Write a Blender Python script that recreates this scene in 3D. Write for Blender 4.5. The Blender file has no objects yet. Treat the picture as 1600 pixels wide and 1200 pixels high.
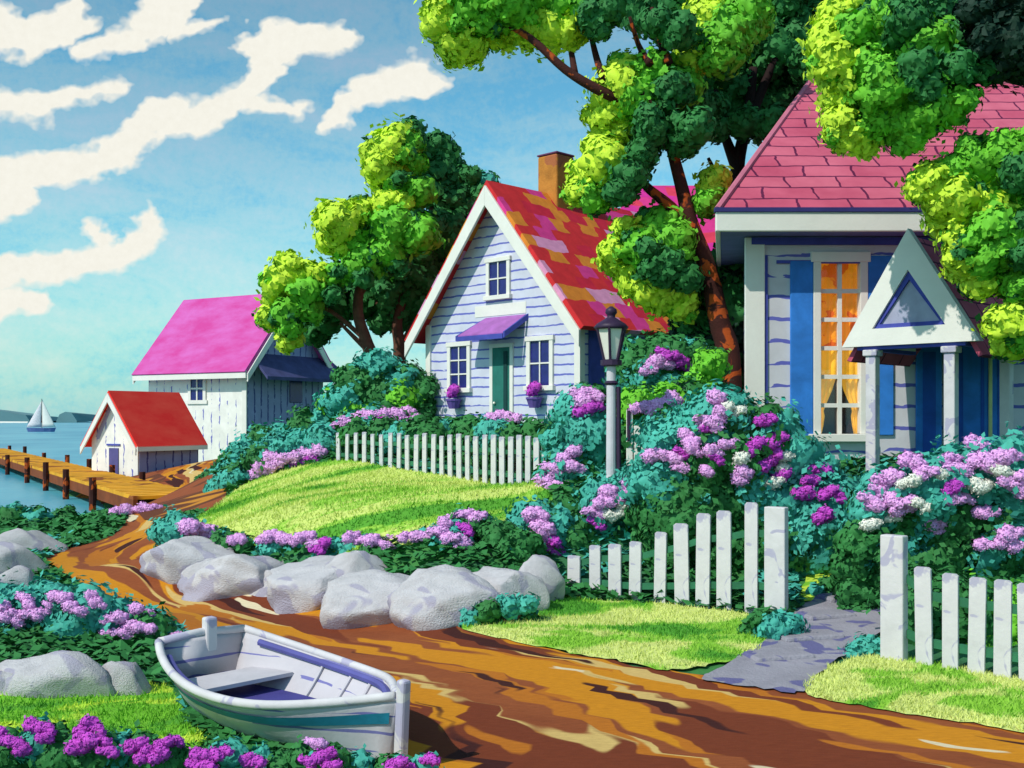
import bpy, bmesh, math, random
import numpy as np
from mathutils import Vector, Matrix
from mathutils.geometry import delaunay_2d_cdt
R = math.radians
rng = random.Random(7)
nrg = np.random.default_rng(7)
S = bpy.context.scene
COL = S.collection

# ------------------------------------------------------------------ camera
F, CX, HY, CH = 1700.0, 800.0, 655.0, 2.3      # focal length in photo pixels, centre column, horizon row, eye height
cam = bpy.data.objects.new('camera', bpy.data.cameras.new('camera'))
COL.objects.link(cam)
cam.location = (0, 0, CH); cam.rotation_euler = (R(90), 0, 0)
cam.data.sensor_width = 36; cam.data.lens = 36 * F / 1600
cam.data.shift_y = 55 / 1600
cam.data.clip_start = 0.1; cam.data.clip_end = 60000
S.camera = cam

# ------------------------------------------------------------------ node helpers
def nd(nt, kind, **kw):
    n = nt.nodes.new(kind)
    for k, v in kw.items():
        if k.startswith('i_'): n.inputs[k[2:].replace('_', ' ')].default_value = v
        else: setattr(n, k, v)
    return n
def mth(nt, op, a, b=None, clamp=False):
    n = nt.nodes.new('ShaderNodeMath'); n.operation = op; n.use_clamp = clamp
    for i, v in enumerate((a, b)):
        if v is None: continue
        if hasattr(v, 'node'): nt.links.new(v, n.inputs[i])
        else: n.inputs[i].default_value = v
    return n.outputs[0]
def vmt(nt, op, a, b=None, out=0):
    n = nt.nodes.new('ShaderNodeVectorMath'); n.operation = op
    for i, v in enumerate((a, b)):
        if v is None: continue
        if hasattr(v, 'node'): nt.links.new(v, n.inputs[i])
        else: n.inputs[i].default_value = v
    return n.outputs[out]
def mix(nt, fac, a, b, mode='MIX'):
    n = nt.nodes.new('ShaderNodeMix'); n.data_type = 'RGBA'; n.blend_type = mode
    for i, v in ((0, fac), (6, a), (7, b)):
        if hasattr(v, 'node'): nt.links.new(v, n.inputs[i])
        else: n.inputs[i].default_value = v if i == 0 or len(v) == 4 else (*v, 1)
    return n.outputs[2]
def noise(nt, vec, scale, detail=2.0, rough=.5, dist=0.0):
    n = nd(nt, 'ShaderNodeTexNoise'); n.inputs['Scale'].default_value = scale
    n.inputs['Detail'].default_value = detail; n.inputs['Roughness'].default_value = rough
    n.inputs['Distortion'].default_value = dist
    if vec is not None: nt.links.new(vec, n.inputs['Vector'])
    return n
def ramp(nt, fac, stops, interp='LINEAR'):
    n = nd(nt, 'ShaderNodeValToRGB'); n.color_ramp.interpolation = interp
    e = n.color_ramp.elements
    while len(e) < len(stops): e.new(1)
    for el, (p, c) in zip(e, stops):
        el.position = p; el.color = c if len(c) == 4 else (*c, 1)
    nt.links.new(fac, n.inputs[0])
    return n.outputs[0]

# ------------------------------------------------------------------ world: sky with streaky clouds
SUN_EL, SUN_AZ = 45.0, 228.0                     # azimuth clockwise from +Y: low-ish sun behind the viewer's left shoulder
W = bpy.data.worlds.new('World'); S.world = W; W.use_nodes = True
nt = W.node_tree; nt.nodes.clear()
sky = nd(nt, 'ShaderNodeTexSky', sky_type='NISHITA', sun_disc=False)
sky.sun_elevation = R(SUN_EL); sky.sun_rotation = R(SUN_AZ)
sky.air_density = 1.0; sky.dust_density = 0.3; sky.ozone_density = 1.5
tc = nd(nt, 'ShaderNodeTexCoord')
sep = nd(nt, 'ShaderNodeSeparateXYZ'); nt.links.new(tc.outputs['Generated'], sep.inputs[0])
ysafe = mth(nt, 'MAXIMUM', sep.outputs[1], 0.02)
u = mth(nt, 'DIVIDE', sep.outputs[0], ysafe); v = mth(nt, 'DIVIDE', sep.outputs[2], ysafe)
cmb = nd(nt, 'ShaderNodeCombineXYZ'); nt.links.new(u, cmb.inputs[0]); nt.links.new(v, cmb.inputs[1])
q = cmb.outputs[0]
w1 = noise(nt, vmt(nt, 'MULTIPLY', q, (1.0, 1.5, 1)), 16, 3, .55)
w2 = noise(nt, q, 70, 2, .6)
off = vmt(nt, 'MULTIPLY', vmt(nt, 'SUBTRACT', w1.outputs['Color'], (.5, .5, .5)), (.085, .05, 0))
off2 = vmt(nt, 'MULTIPLY', vmt(nt, 'SUBTRACT', w2.outputs['Color'], (.5, .5, .5)), (.016, .012, 0))
qw = vmt(nt, 'ADD', vmt(nt, 'ADD', q, off), off2)
K = .475
clouds = [[(-80,90,70),(0,110,70),(90,150,66),(205,95,52),(262,40,42)], [(280,165,38),(420,120,42),(560,45,58),(570,-40,62)], [(560,105,30),(745,70,22)],
 [(-60,350,34),(60,360,38),(200,345,42),(385,285,24)],
 [(-60,690,46),(70,640,50),(60,600,50)],[(-60,620,55),(120,560,62),(300,545,52),(450,480,56),(520,400,62),(700,365,55),(850,255,66),(890,130,56),(985,125,50),(1135,120,26)],[(830,345,28),(960,380,24),(1000,355,12)],
 [(1100,425,26),(1190,310,58),(1395,255,52)], 
 [(-60,905,66),(100,880,52),(220,880,44),(390,825,32),(500,745,34)],[(340,790,30),(335,770,32)],[(-60,1000,52),(40,990,34),(125,995,30)],[(500,745,26),(470,705,14)]]
best = None
for pl in clouds:
    for (x0,y0,r0),(x1,y1,r1) in zip(pl, pl[1:]):
        a = Vector(((x0*K-CX)/F, (HY-y0*K)/F, 0)); b = Vector(((x1*K-CX)/F, (HY-y1*K)/F, 0)); ba = b - a
        pa = vmt(nt, 'SUBTRACT', qw, a)
        t = mth(nt, 'MULTIPLY', vmt(nt, 'DOT_PRODUCT', pa, ba, 1), 1/ba.dot(ba), True)
        sc = nd(nt, 'ShaderNodeVectorMath', operation='SCALE'); sc.inputs[0].default_value = ba; nt.links.new(t, sc.inputs['Scale'])
        dist = vmt(nt, 'DISTANCE', pa, sc.outputs[0], 1)
        rad = mth(nt, 'ADD', mth(nt, 'MULTIPLY', t, (r1-r0)*K/F), (r0+5)*K/F)
        dd = mth(nt, 'SUBTRACT', dist, rad)
        best = dd if best is None else mth(nt, 'MINIMUM', best, dd)
edge = nd(nt, 'ShaderNodeMapRange'); nt.links.new(best, edge.inputs[0])
edge.inputs[1].default_value = .0035; edge.inputs[2].default_value = -.0035
front = mth(nt, 'GREATER_THAN', sep.outputs[1], 0.05)
mask = mth(nt, 'MULTIPLY', edge.outputs[0], front)
wash = noise(nt, vmt(nt, 'MULTIPLY', tc.outputs['Generated'], (2.2, 2.2, 7)), 2.3, 5, .62, .6)
grain = noise(nt, tc.outputs['Generated'], 160, 3, .7)
washf = mth(nt, 'ADD', wash.outputs[0], mth(nt, 'MULTIPLY', mth(nt, 'SUBTRACT', grain.outputs[0], .5), .30))
tint = ramp(nt, washf, [(.30, (1.16, 1.18, .98)), (.5, (.86, 1.14, .97)), (.68, (.48, 1.0, .99))])
low = nd(nt, 'ShaderNodeMapRange'); nt.links.new(sep.outputs[2], low.inputs[0]); low.inputs[1].default_value = .20; low.inputs[2].default_value = -.02
air = mix(nt, mth(nt, 'MULTIPLY', low.outputs[0], .85), sky.outputs[0], (1.9, 3.5, 4.75))
skyc = mix(nt, 1.0, air, tint, 'MULTIPLY')
cloudc = mix(nt, grain.outputs[0], (5.8, 5.65, 5.0), (6.5, 6.4, 5.8))
full = mix(nt, mask, skyc, cloudc)
bg = nd(nt, 'ShaderNodeBackground'); bg.inputs[1].default_value = 0.15
nt.links.new(full, bg.inputs[0])
wo = nd(nt, 'ShaderNodeOutputWorld'); nt.links.new(bg.outputs[0], wo.inputs[0])

# ------------------------------------------------------------------ sun and exposure
sun = bpy.data.objects.new('sun', bpy.data.lights.new('sun', 'SUN')); COL.objects.link(sun)
sun.data.energy = 3.7; sun.data.angle = R(.5); sun.data.color = (1, .95, .86)
sd = Vector((math.sin(R(SUN_AZ))*math.cos(R(SUN_EL)), math.cos(R(SUN_AZ))*math.cos(R(SUN_EL)), math.sin(R(SUN_EL))))
sun.rotation_euler = sd.to_track_quat('Z', 'Y').to_euler(); sun.location = (-20, -20, 30)
S.view_settings.view_transform = 'Standard'; S.view_settings.look = 'None'
S.view_settings.gamma = 1; S.view_settings.exposure = 0.0; S.view_settings.use_curve_mapping = False
S.render.resolution_x, S.render.resolution_y = 1024, 768

# ------------------------------------------------------------------ geometry helpers
def P(px, py, d): return Vector(((px-CX)/F*d, d, CH + (HY-py)/F*d))
class MB:
    def __init__(s): s.v = []; s.f = []; s.m = []; s.uv = {}
    def add(s, verts, faces, mi=0):
        o = len(s.v); s.v += [tuple(x) for x in verts]
        for f in faces: s.f.append(tuple(i+o for i in f)); s.m.append(mi)
    def box(s, a, b, mi=0):
        x0,y0,z0 = a; x1,y1,z1 = b
        s.add([(x0,y0,z0),(x1,y0,z0),(x1,y1,z0),(x0,y1,z0),(x0,y0,z1),(x1,y0,z1),(x1,y1,z1),(x0,y1,z1)],
              [(0,3,2,1),(4,5,6,7),(0,1,5,4),(1,2,6,5),(2,3,7,6),(3,0,4,7)], mi)
    def prism(s, poly, vec, mi=0):            # planar polygon extruded along a vector
        n = len(poly); vec = Vector(vec); top = [Vector(p)+vec for p in poly]
        s.add(list(poly)+top, [tuple(range(n))[::-1], tuple(range(n, 2*n))] + [(i,(i+1)%n,(i+1)%n+n,i+n) for i in range(n)], mi)
    def tube(s, pts, rad, n=8, mi=0):
        pts = [Vector(p) for p in pts]; rings = []
        ref = Vector((.31,.93,.2)).normalized()
        for i, p in enumerate(pts):
            t = (pts[min(i+1,len(pts)-1)]-pts[max(i-1,0)]).normalized()
            a = t.cross(ref).normalized(); b = t.cross(a)
            r = rad[i] if isinstance(rad, (list,tuple)) else rad
            rings.append([p + (a*math.cos(2*math.pi*k/n)+b*math.sin(2*math.pi*k/n))*r for k in range(n)])
        f = []
        for i in range(len(pts)-1):
            for k in range(n): f.append((i*n+k, i*n+(k+1)%n, (i+1)*n+(k+1)%n, (i+1)*n+k))
        f.append(tuple(range(n))[::-1]); f.append(tuple(range((len(pts)-1)*n, len(pts)*n)))
        s.add([v for r in rings for v in r], f, mi)
    def lathe(s, prof, c=(0,0,0), n=16, mi=0, rot=0):
        vs = []; f = []
        for r, z in prof:
            for k in range(n): vs.append((c[0]+r*math.cos(2*math.pi*k/n+rot), c[1]+r*math.sin(2*math.pi*k/n+rot), c[2]+z))
        for i in range(len(prof)-1):
            for k in range(n): f.append((i*n+k, i*n+(k+1)%n, (i+1)*n+(k+1)%n, (i+1)*n+k))
        f.append(tuple(range(n))[::-1]); f.append(tuple(range((len(prof)-1)*n, len(prof)*n)))
        s.add(vs, f, mi)
    def mesh(s, name, mats, smooth=False, uvs=None):
        me = bpy.data.meshes.new(name); me.from_pydata(s.v, [], s.f)
        for m in (mats if isinstance(mats, (list,tuple)) else [mats]): me.materials.append(m)
        me.polygons.foreach_set('material_index', s.m)
        if smooth: me.polygons.foreach_set('use_smooth', [True]*len(s.f))
        if uvs is not None:
            l = me.uv_layers.new(name='UVMap')
            for i, lo in enumerate(me.loops): l.data[i].uv = uvs[lo.vertex_index]
        me.update(); return me
    def build(s, name, mats, parent=None, smooth=False, bevel=0, uvs=None):
        o = bpy.data.objects.new(name, s.mesh(name, mats, smooth, uvs)); COL.objects.link(o)
        if parent: o.parent = parent
        if bevel:
            b = o.modifiers.new('bevel', 'BEVEL'); b.width = bevel; b.segments = 2; b.limit_method = 'ANGLE'
        return o
def tag(o, label, cat, group=None):
    o['label'] = label; o['category'] = cat
    if group: o['group'] = group
    return o
def thing(name, label, cat, loc=(0,0,0), rotz=0, group=None):
    o = bpy.data.objects.new(name, None); COL.objects.link(o)
    o.location = loc; o.rotation_euler = (0,0,rotz); o.empty_display_size = .3
    return tag(o, label, cat, group)
def structure(o): o['kind'] = 'structure'; return o

# ------------------------------------------------------------------ materials
def hue(c, k): return tuple(min(1, max(0, x*k)) for x in c)
def M(name, col, var=.16, rough=.85, scale=3.0, bump=.15, col2=None, patch=None, spec=.25):
    """a pigment that varies a little in tone from place to place; col2 adds irregular hard-edged patches of a second colour"""
    m = bpy.data.materials.new(name); m.use_nodes = True; nt = m.node_tree
    b = nt.nodes['Principled BSDF']; b.inputs['Roughness'].default_value = rough
    b.inputs['Specular IOR Level'].default_value = spec
    tc = nd(nt, 'ShaderNodeTexCoord'); g = tc.outputs['Object']
    n1 = noise(nt, g, scale, 4, .6, .4)
    c = ramp(nt, n1.outputs[0], [(.28, hue(col, 1-var)), (.72, hue(col, 1+var))])
    if col2 is not None:
        n2 = noise(nt, g, patch[0], 3, .5, .8)
        f = ramp(nt, n2.outputs[0], [(patch[1]-.012, (0,0,0)), (patch[1]+.012, (1,1,1))])
        c = mix(nt, f, c, col2)
    nt.links.new(c, b.inputs['Base Color'])
    if bump:
        n3 = noise(nt, g, 26, 3, .65); bp = nd(nt, 'ShaderNodeBump'); bp.inputs['Strength'].default_value = bump; bp.inputs['Distance'].default_value = .02
        nt.links.new(n3.outputs[0], bp.inputs['Height']); nt.links.new(bp.outputs[0], b.inputs['Normal'])
    return m
def siding(name, base, line, step, width, vertical=False, broken=.42, dirs=None):
    m = M(name, base, .10, .8, 2.0); nt = m.node_tree; b = nt.nodes['Principled BSDF']
    tc = nd(nt, 'ShaderNodeTexCoord'); sp = nd(nt, 'ShaderNodeSeparateXYZ')
    wob = noise(nt, tc.outputs['Object'], 1.7, 3, .6)
    nt.links.new(tc.outputs['Object'], sp.inputs[0])
    if vertical: co = mth(nt, 'ADD', sp.outputs[0], sp.outputs[1])
    else: co = sp.outputs[2]
    co = mth(nt, 'ADD', co, mth(nt, 'MULTIPLY', mth(nt, 'SUBTRACT', wob.outputs[0], .5), step*.42))
    fr = mth(nt, 'FRACT', mth(nt, 'DIVIDE', co, step))
    wn = noise(nt, vmt(nt, 'MULTIPLY', tc.outputs['Object'], (1,1,1/step)), 1.3, 2, .6)
    wd = mth(nt, 'MULTIPLY', ramp(nt, wn.outputs[0], [(broken-.03,(0,0,0)),(broken+.12,(1,1,1))]), width)
    ln = mth(nt, 'LESS_THAN', fr, wd)
    old = b.inputs['Base Color'].links[0].from_socket
    nt.links.new(mix(nt, ln, old, line), b.inputs['Base Color'])
    return m
def uvmat(name, builder, rough=.85):
    m = bpy.data.materials.new(name); m.use_nodes = True; nt = m.node_tree
    b = nt.nodes['Principled BSDF']; b.inputs['Roughness'].default_value = rough; b.inputs['Specular IOR Level'].default_value = .2
    uv = nd(nt, 'ShaderNodeUVMap', uv_map='UVMap')
    nt.links.new(builder(nt, uv.outputs[0]), b.inputs['Base Color'])
    tc = nd(nt, 'ShaderNodeTexCoord')
    n3 = noise(nt, tc.outputs['Object'], 22, 3, .65); bp = nd(nt, 'ShaderNodeBump'); bp.inputs['Strength'].default_value = .2; bp.inputs['Distance'].default_value = .02
    nt.links.new(n3.outputs[0], bp.inputs['Height']); nt.links.new(bp.outputs[0], b.inputs['Normal'])
    return m

LIME = M('lime_lit_leaf', (.55,.76,.045), .12, .7, 1.6); GREEN = M('green_leaf', (.15,.50,.03), .2, .7, 1.6)
DEEP = M('deep_green_and_shade_leaf', (.032,.185,.045), .26, .7, 1.6); TEAL = M('teal_leaf', (.06,.39,.31), .22, .7, 1.6)
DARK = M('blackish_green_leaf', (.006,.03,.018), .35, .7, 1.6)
LEAVES = [LIME, GREEN, DEEP, TEAL, DARK]  # in crowns lime stands for lit leaves, deep for shaded ones
WHITE = M('white_paint', (.76,.745,.69), .05, .75, 2)
WHITE2 = M('weathered_white_paint', (.60,.58,.595), .10, .8, 4, col2=(.42,.40,.52,1), patch=(3.5,.57))
BLUELINE = M('periwinkle_trim', (.06,.075,.36), .2)
NAVY = M('navy_glass', (.015,.016,.15), .3, .25, 5, .05, spec=.5)
BARK = M('umber_bark', (.13,.055,.035), .3, .9, 5, .6); BARKD = M('dark_bark', (.022,.010,.010), .3, .9, 5, .6)
BARKR = M('red_brown_bark', (.05,.013,.010), .3, .9, 3, .6, col2=(.42,.075,.012,1), patch=(2.3,.57))
PINK = M('lilac_pink_petal', (.78,.40,.78), .10, .7, 6); MAG = M('magenta_petal', (.56,.07,.56), .2, .7, 6); CREAM = M('cream_petal', (.80,.80,.72), .08, .7, 6)
ROCK = M('pale_boulder', (.52,.505,.525), .14, .95, 3.0, .9, col2=(.39,.37,.46,1), patch=(.75,.52))

# ------------------------------------------------------------------ terrain
ctrl = [(-6,4,0),(0,4,0),(6,4,0),(-6,8,0),(0,8,0),(5,8,0),(-20,4,0),(20,4,.1),(-1.74,8.2,0),(-4.2,12.8,0),(-7.6,17.4,0),(-7.9,22,0),(-10.2,34,0),
 (-14.5,43,.14),(-12.5,38,.05),(-10.6,24,.0),(-8.9,19,0),(-5,11,.08),(-4.1,9.9,0),(-9,10,.1),(-5.8,18,0),(-4.2,15.4,.02),(-2.56,14.2,.02),(-1.5,12.8,0),(-.7,11.9,0),(.44,10.7,0),(1.2,10,0),(2.4,9.2,0),(3.7,7.9,0),
 (-4.5,16.3,.55),(-3.0,15.3,.55),(-1.65,14.4,.6),(-.4,13.8,.6),(.74,14.1,.22),(.5,15.2,.95),
 (3.1,12.3,.1),(3.6,10.15,0),(4.5,9.5,0),(7,9.5,.05),(2,11,.02),(4.0,14,.35),(4.6,15.6,1.2),(4.6,17,1.6),(6,15,1.3),(9,14,1.2),(9,17,1.65),(12,22,1.8),(5,20,1.7),
 (1.39,15.2,1.25),(2.5,15,1.0),(3,17,1.6),(.54,18.5,1.08),(-.4,20.8,1.18),(-1.2,21,1.19),(-2.07,22,1.25),(-3.9,24,1.36),(-5.1,24,1.0),(-4.6,20,.75),(-6.3,21.5,.35),
 (-.4,26.5,2.15),(2,25,2.1),(-3,28,2.15),(3,32,2.2),(-4,30,2.2),(-8.8,32,.7),(-6.5,30,1.7),(-9,36,.5),(-6,40,1.7),(-8,52,.4),(-13,51,.25),(-12,57,.3),
 (8,30,2.2),(20,30,2),(0,45,2),(20,60,1.5),(0,80,1),(40,40,1.5),(40,10,.4),(40,90,1),(0,120,.8),(-8,80,.2),
 (-11.4,29,-.55),(-12.6,32.5,-1.0),(-13.5,29,-1.05),(-12.2,26.5,-.25),(-15.5,38,-1.0),(-9.4,27,0),(-9.9,31,0),(-15,33,-1.0),(-12,20,-.05),(-15,24,-.5),(-20,28,-1.4),(-22,40,-1.6),(-17.8,42,-.7),(-18,47,-1.0),(-21,56,-1.4),(-30,60,-1.8),(-16,66,-1.2),(-24,80,-1.6),(-40,40,-2),(-40,90,-2),(-30,20,-1.2),(-14,14,.05),(-25,10,-.4)]
C = np.array(ctrl, float); n = len(C)
def tps(r2): return np.where(r2 > 1e-12, .5*r2*np.log(np.maximum(r2, 1e-12)), 0)
A = np.zeros((n+3, n+3)); d2 = ((C[:,None,:2]-C[None,:,:2])**2).sum(-1)
A[:n,:n] = tps(d2) + np.eye(n)*.03; A[:n,n] = 1; A[:n,n+1:] = C[:,:2]; A[n,:n] = 1; A[n+1:,:n] = C[:,:2].T
wts = np.linalg.solve(A, np.concatenate([C[:,2], np.zeros(3)]))
def hs(x, y):
    x = np.clip(np.asarray(x, float), -42, 42); y = np.clip(np.asarray(y, float), 2, 122)
    r2 = (x[...,None]-C[:,0])**2 + (y[...,None]-C[:,1])**2
    return np.clip(tps(r2)@wts[:n] + wts[n] + wts[n+1]*x + wts[n+2]*y, -2.2, 2.4)
def h(x, y): return float(hs(np.array([x]), np.array([y]))[0])
_ds = np.concatenate([np.arange(3.5, 40, .04), np.arange(40, 120, .2)])
def hit(px, py):
    """where the line of sight through a photo pixel meets the ground"""
    xs = (px-CX)/F*_ds; zs = CH+(HY-py)/F*_ds; g = hs(xs, _ds)
    k = np.argmax(zs <= g)
    if not (zs <= g).any(): k = len(_ds)-1
    d = _ds[k]; return Vector((xs[k], d, g[k]))
def ground_sheet():
    xs = np.concatenate([-np.geomspace(400, 16, 14)[:-1], np.arange(-16, 12, .22), np.geomspace(12, 400, 16)])
    ys = np.concatenate([np.array([-60,-20,-5]), np.arange(1, 30, .22), np.arange(30, 60, .7), np.geomspace(60, 700, 16)])
    X, Y = np.meshgrid(xs, ys); Z = hs(X, Y); m = MB()
    nx = len(xs); m.v = list(zip(X.ravel().tolist(), Y.ravel().tolist(), Z.ravel().tolist()))
    m.f = [(j*nx+i, j*nx+i+1, (j+1)*nx+i+1, (j+1)*nx+i) for j in range(len(ys)-1) for i in range(nx-1)]; m.m = [0]*len(m.f)
    return structure(m.build('ground', M('ground_cover', (.035,.15,.06), .3, .95, 1.3, .4, col2=(.05,.21,.05,1), patch=(.9,.56)), smooth=True))
ground_sheet()
def smooth_poly(pts, k=6, closed=True):
    n = len(pts); out = []
    for i in range(n if closed else n-1):
        p = [np.array(pts[(i+j) % n] if closed else pts[min(max(i+j,0),n-1)], float) for j in (-1,0,1,2)]
        for s in range(k):
            t = s/k; out.append(.5*(2*p[1]+(p[2]-p[0])*t+(2*p[0]-5*p[1]+4*p[2]-p[3])*t*t+(3*p[1]-p[0]-3*p[2]+p[3])*t**3))
    if not closed: out.append(np.array(pts[-1], float))
    return out
POLYS = []
def sheet(name, pix, mat, off=.03, step=.3, mound=0):
    """a piece of ground cover laid over the terrain"""
    b = [hit(*p)[:2] for p in pix]; b = smooth_poly(b, 6); b = [p + np.array([rng.uniform(-.03,.03), rng.uniform(-.05,.05)]) for p in b]
    POLYS.append(np.array(b)); arr = np.array(b); (x0,y0),(x1,y1) = arr.min(0), arr.max(0)
    pts = [Vector(p) for p in b]; nb = len(pts)
    for x in np.arange(x0, x1, step):
        for y in np.arange(y0, y1, step): pts.append(Vector((x+rng.uniform(-.08,.08), y+rng.uniform(-.08,.08))))
    r = delaunay_2d_cdt(pts, [(i,(i+1)%nb) for i in range(nb)], [list(range(nb))], 1, 1e-5)
    V = np.array([tuple(p) for p in r[0]]); Z = hs(V[:,0], V[:,1]) + off
    if mound:
        dm = np.sqrt(((V[:,None]-arr[None])**2).sum(-1)).min(1); Z += mound*(1-np.exp(-dm/.45))
    m = MB(); m.v = [(float(a),float(b_),float(c)) for (a,b_),c in zip(V,Z)]; m.f = [tuple(f) for f in r[2]]; m.m = [0]*len(m.f)
    o = m.build(name, mat, smooth=True)
    return structure(o)

def lawn_mat(name, c1, c2, c3, stretch=(.35,1.1,1), sc=1.0, a=.50, b=.60):
    m = M(name, c1, .08, .95, 2.0, .35); nt = m.node_tree; bs = nt.nodes['Principled BSDF']
    tc = nd(nt, 'ShaderNodeTexCoord')
    rt = nd(nt, 'ShaderNodeMapping'); rt.inputs['Rotation'].default_value = (0,0,R(-18)); nt.links.new(tc.outputs['Object'], rt.inputs[0])
    g = vmt(nt, 'MULTIPLY', rt.outputs[0], stretch)
    nn = noise(nt, g, sc, 4, .5, .7); old = bs.inputs['Base Color'].links[0].from_socket
    f1 = ramp(nt, nn.outputs[0], [(a-.015,(0,0,0)),(a+.015,(1,1,1))]); f2 = ramp(nt, nn.outputs[0], [(b-.012,(0,0,0)),(b+.012,(1,1,1))])
    nt.links.new(mix(nt, f2, mix(nt, f1, old, c2), c3), bs.inputs['Base Color'])
    return m
LAWN = lawn_mat('lawn', (.58,.68,.17), (.30,.55,.06), (.10,.34,.03))
VERGE = lawn_mat('verge_grass', (.60,.67,.20), (.26,.52,.05), (.09,.33,.03), (.6,.8,1), 1.3, .49, .58)
FGRASS = lawn_mat('bright_grass', (.50,.68,.06), (.17,.46,.03), (.09,.33,.03), (.4,1.2,1), 1.2, .46, .6)
sheet('lawn', [(296,826),(330,797),(368,768),(420,744),(525,722),(640,738),(700,746),(780,757),(858,772),(858,802),(800,820),(700,842),(600,862),(480,862),(380,856),(320,846)], LAWN)
sheet('grass_verge', [(722,985),(770,962),(830,948),(900,940),(1000,945),(1100,955),(1180,968),(1205,992),(1175,1026),(1110,1044),(1040,1052),(960,1036),(880,1022),(790,1004)], VERGE, mound=.03)
sheet('grass_verge', [(1258,1088),(1285,1058),(1330,1036),(1390,1030),(1480,1044),(1570,1062),(1660,1085),(1700,1130),(1640,1156),(1540,1140),(1420,1122),(1330,1106)], VERGE, mound=.03)
sheet('grass_patch', [(-120,1085),(60,1078),(180,1078),(262,1080),(290,1120),(330,1170),(410,1215),(300,1260),(0,1270),(-150,1220)], FGRASS)
sheet('grass_patch', [(1250,935),(1262,905),(1292,886),(1335,884),(1318,902),(1290,926),(1262,944)], FGRASS)

def grass(of, n, ht, wd):
    me = of.data; V = np.array([v.co[:] for v in me.vertices]); T = np.array([p.vertices[:] for p in me.polygons if len(p.vertices)==3])
    a,b,c = V[T[:,0]],V[T[:,1]],V[T[:,2]]; ar = np.linalg.norm(np.cross(b-a,c-a),axis=1); k = nrg.choice(len(T), n, p=ar/ar.sum()); r1 = np.sqrt(nrg.random(n))[:,None]; r2 = nrg.random(n)[:,None]
    p = a[k]*(1-r1)+b[k]*r1*(1-r2)+c[k]*r1*r2; an = nrg.uniform(0,6.28,n); hh = ht*nrg.uniform(.5,1.3,n); w_ = np.stack([np.cos(an),np.sin(an),0*an],1)*(wd*nrg.uniform(.6,1.3,n))[:,None]
    tip = p+np.stack([nrg.normal(size=n)*hh*.5,nrg.normal(size=n)*hh*.5,hh],1); q = np.stack([p-w_,p+w_,tip],1).reshape(-1,3)
    m = MB(); m.v = q.tolist(); m.f = [(3*i,3*i+1,3*i+2) for i in range(n)]; m.m = [0]*n
    o = m.build('grass', me.materials[0]); o['kind'] = 'stuff'
for o_,n_,h_,w_ in [(bpy.data.objects['lawn'],26000,.055,.011),(bpy.data.objects['grass_verge'],11000,.04,.007),(bpy.data.objects['grass_verge.001'],9000,.04,.007),(bpy.data.objects['grass_patch'],9000,.045,.006)]: grass(o_,n_,h_,w_)

# dirt road: a strip with its own coordinates along and across
st = [((-.2,3.6),(7.5,5.0)),((-.80,6.4),(5.4,7.0)),((-1.0,7.7),(3.85,8.0)),((-1.15,8.9),(2.5,9.15)),((-1.9,9.9),(1.18,10.05)),((-3.1,11.1),(-.05,11.3)),((-4.2,12.8),(-1.5,13.05)),
 ((-5.6,14.6),(-3.2,14.75)),((-7.35,17.2),(-5.25,17.2)),((-7.9,18.9),(-6.0,18.8)),((-7.9,21.5),(-7.1,21.8)),((-8.8,25),(-7.8,25)),((-10.6,30),(-9.1,30)),((-13.2,36),(-9.7,36)),((-16,40),(-11.0,41.5)),((-17,44),(-12.4,46))]
Ls = smooth_poly([a for a,_ in st], 8, False); Rs = smooth_poly([b for _,b in st], 8, False)
m = MB(); uvs = []; NV = 12; acc = 0
for i,(a,b) in enumerate(zip(Ls,Rs)):
    if i: acc += float(np.linalg.norm((Ls[i]+Rs[i]-Ls[i-1]-Rs[i-1])/2))
    wa, wb = rng.uniform(-.07,.07), rng.uniform(-.07,.07)
    for j in range(NV+1):
        t = j/NV; t2 = t*(1+wb*.4-wa*.4)+wa*.4; x,y = a+(b-a)*t2
        m.v.append((x,y,h(x,y)+.018)); uvs.append((acc, t*min(1.0, float(np.linalg.norm(b-a))/3.6)))
for i in range(len(Ls)-1):
    for j in range(NV): k = i*(NV+1)+j; m.f.append((k,k+1,k+NV+2,k+NV+1)); m.m.append(0)
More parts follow.
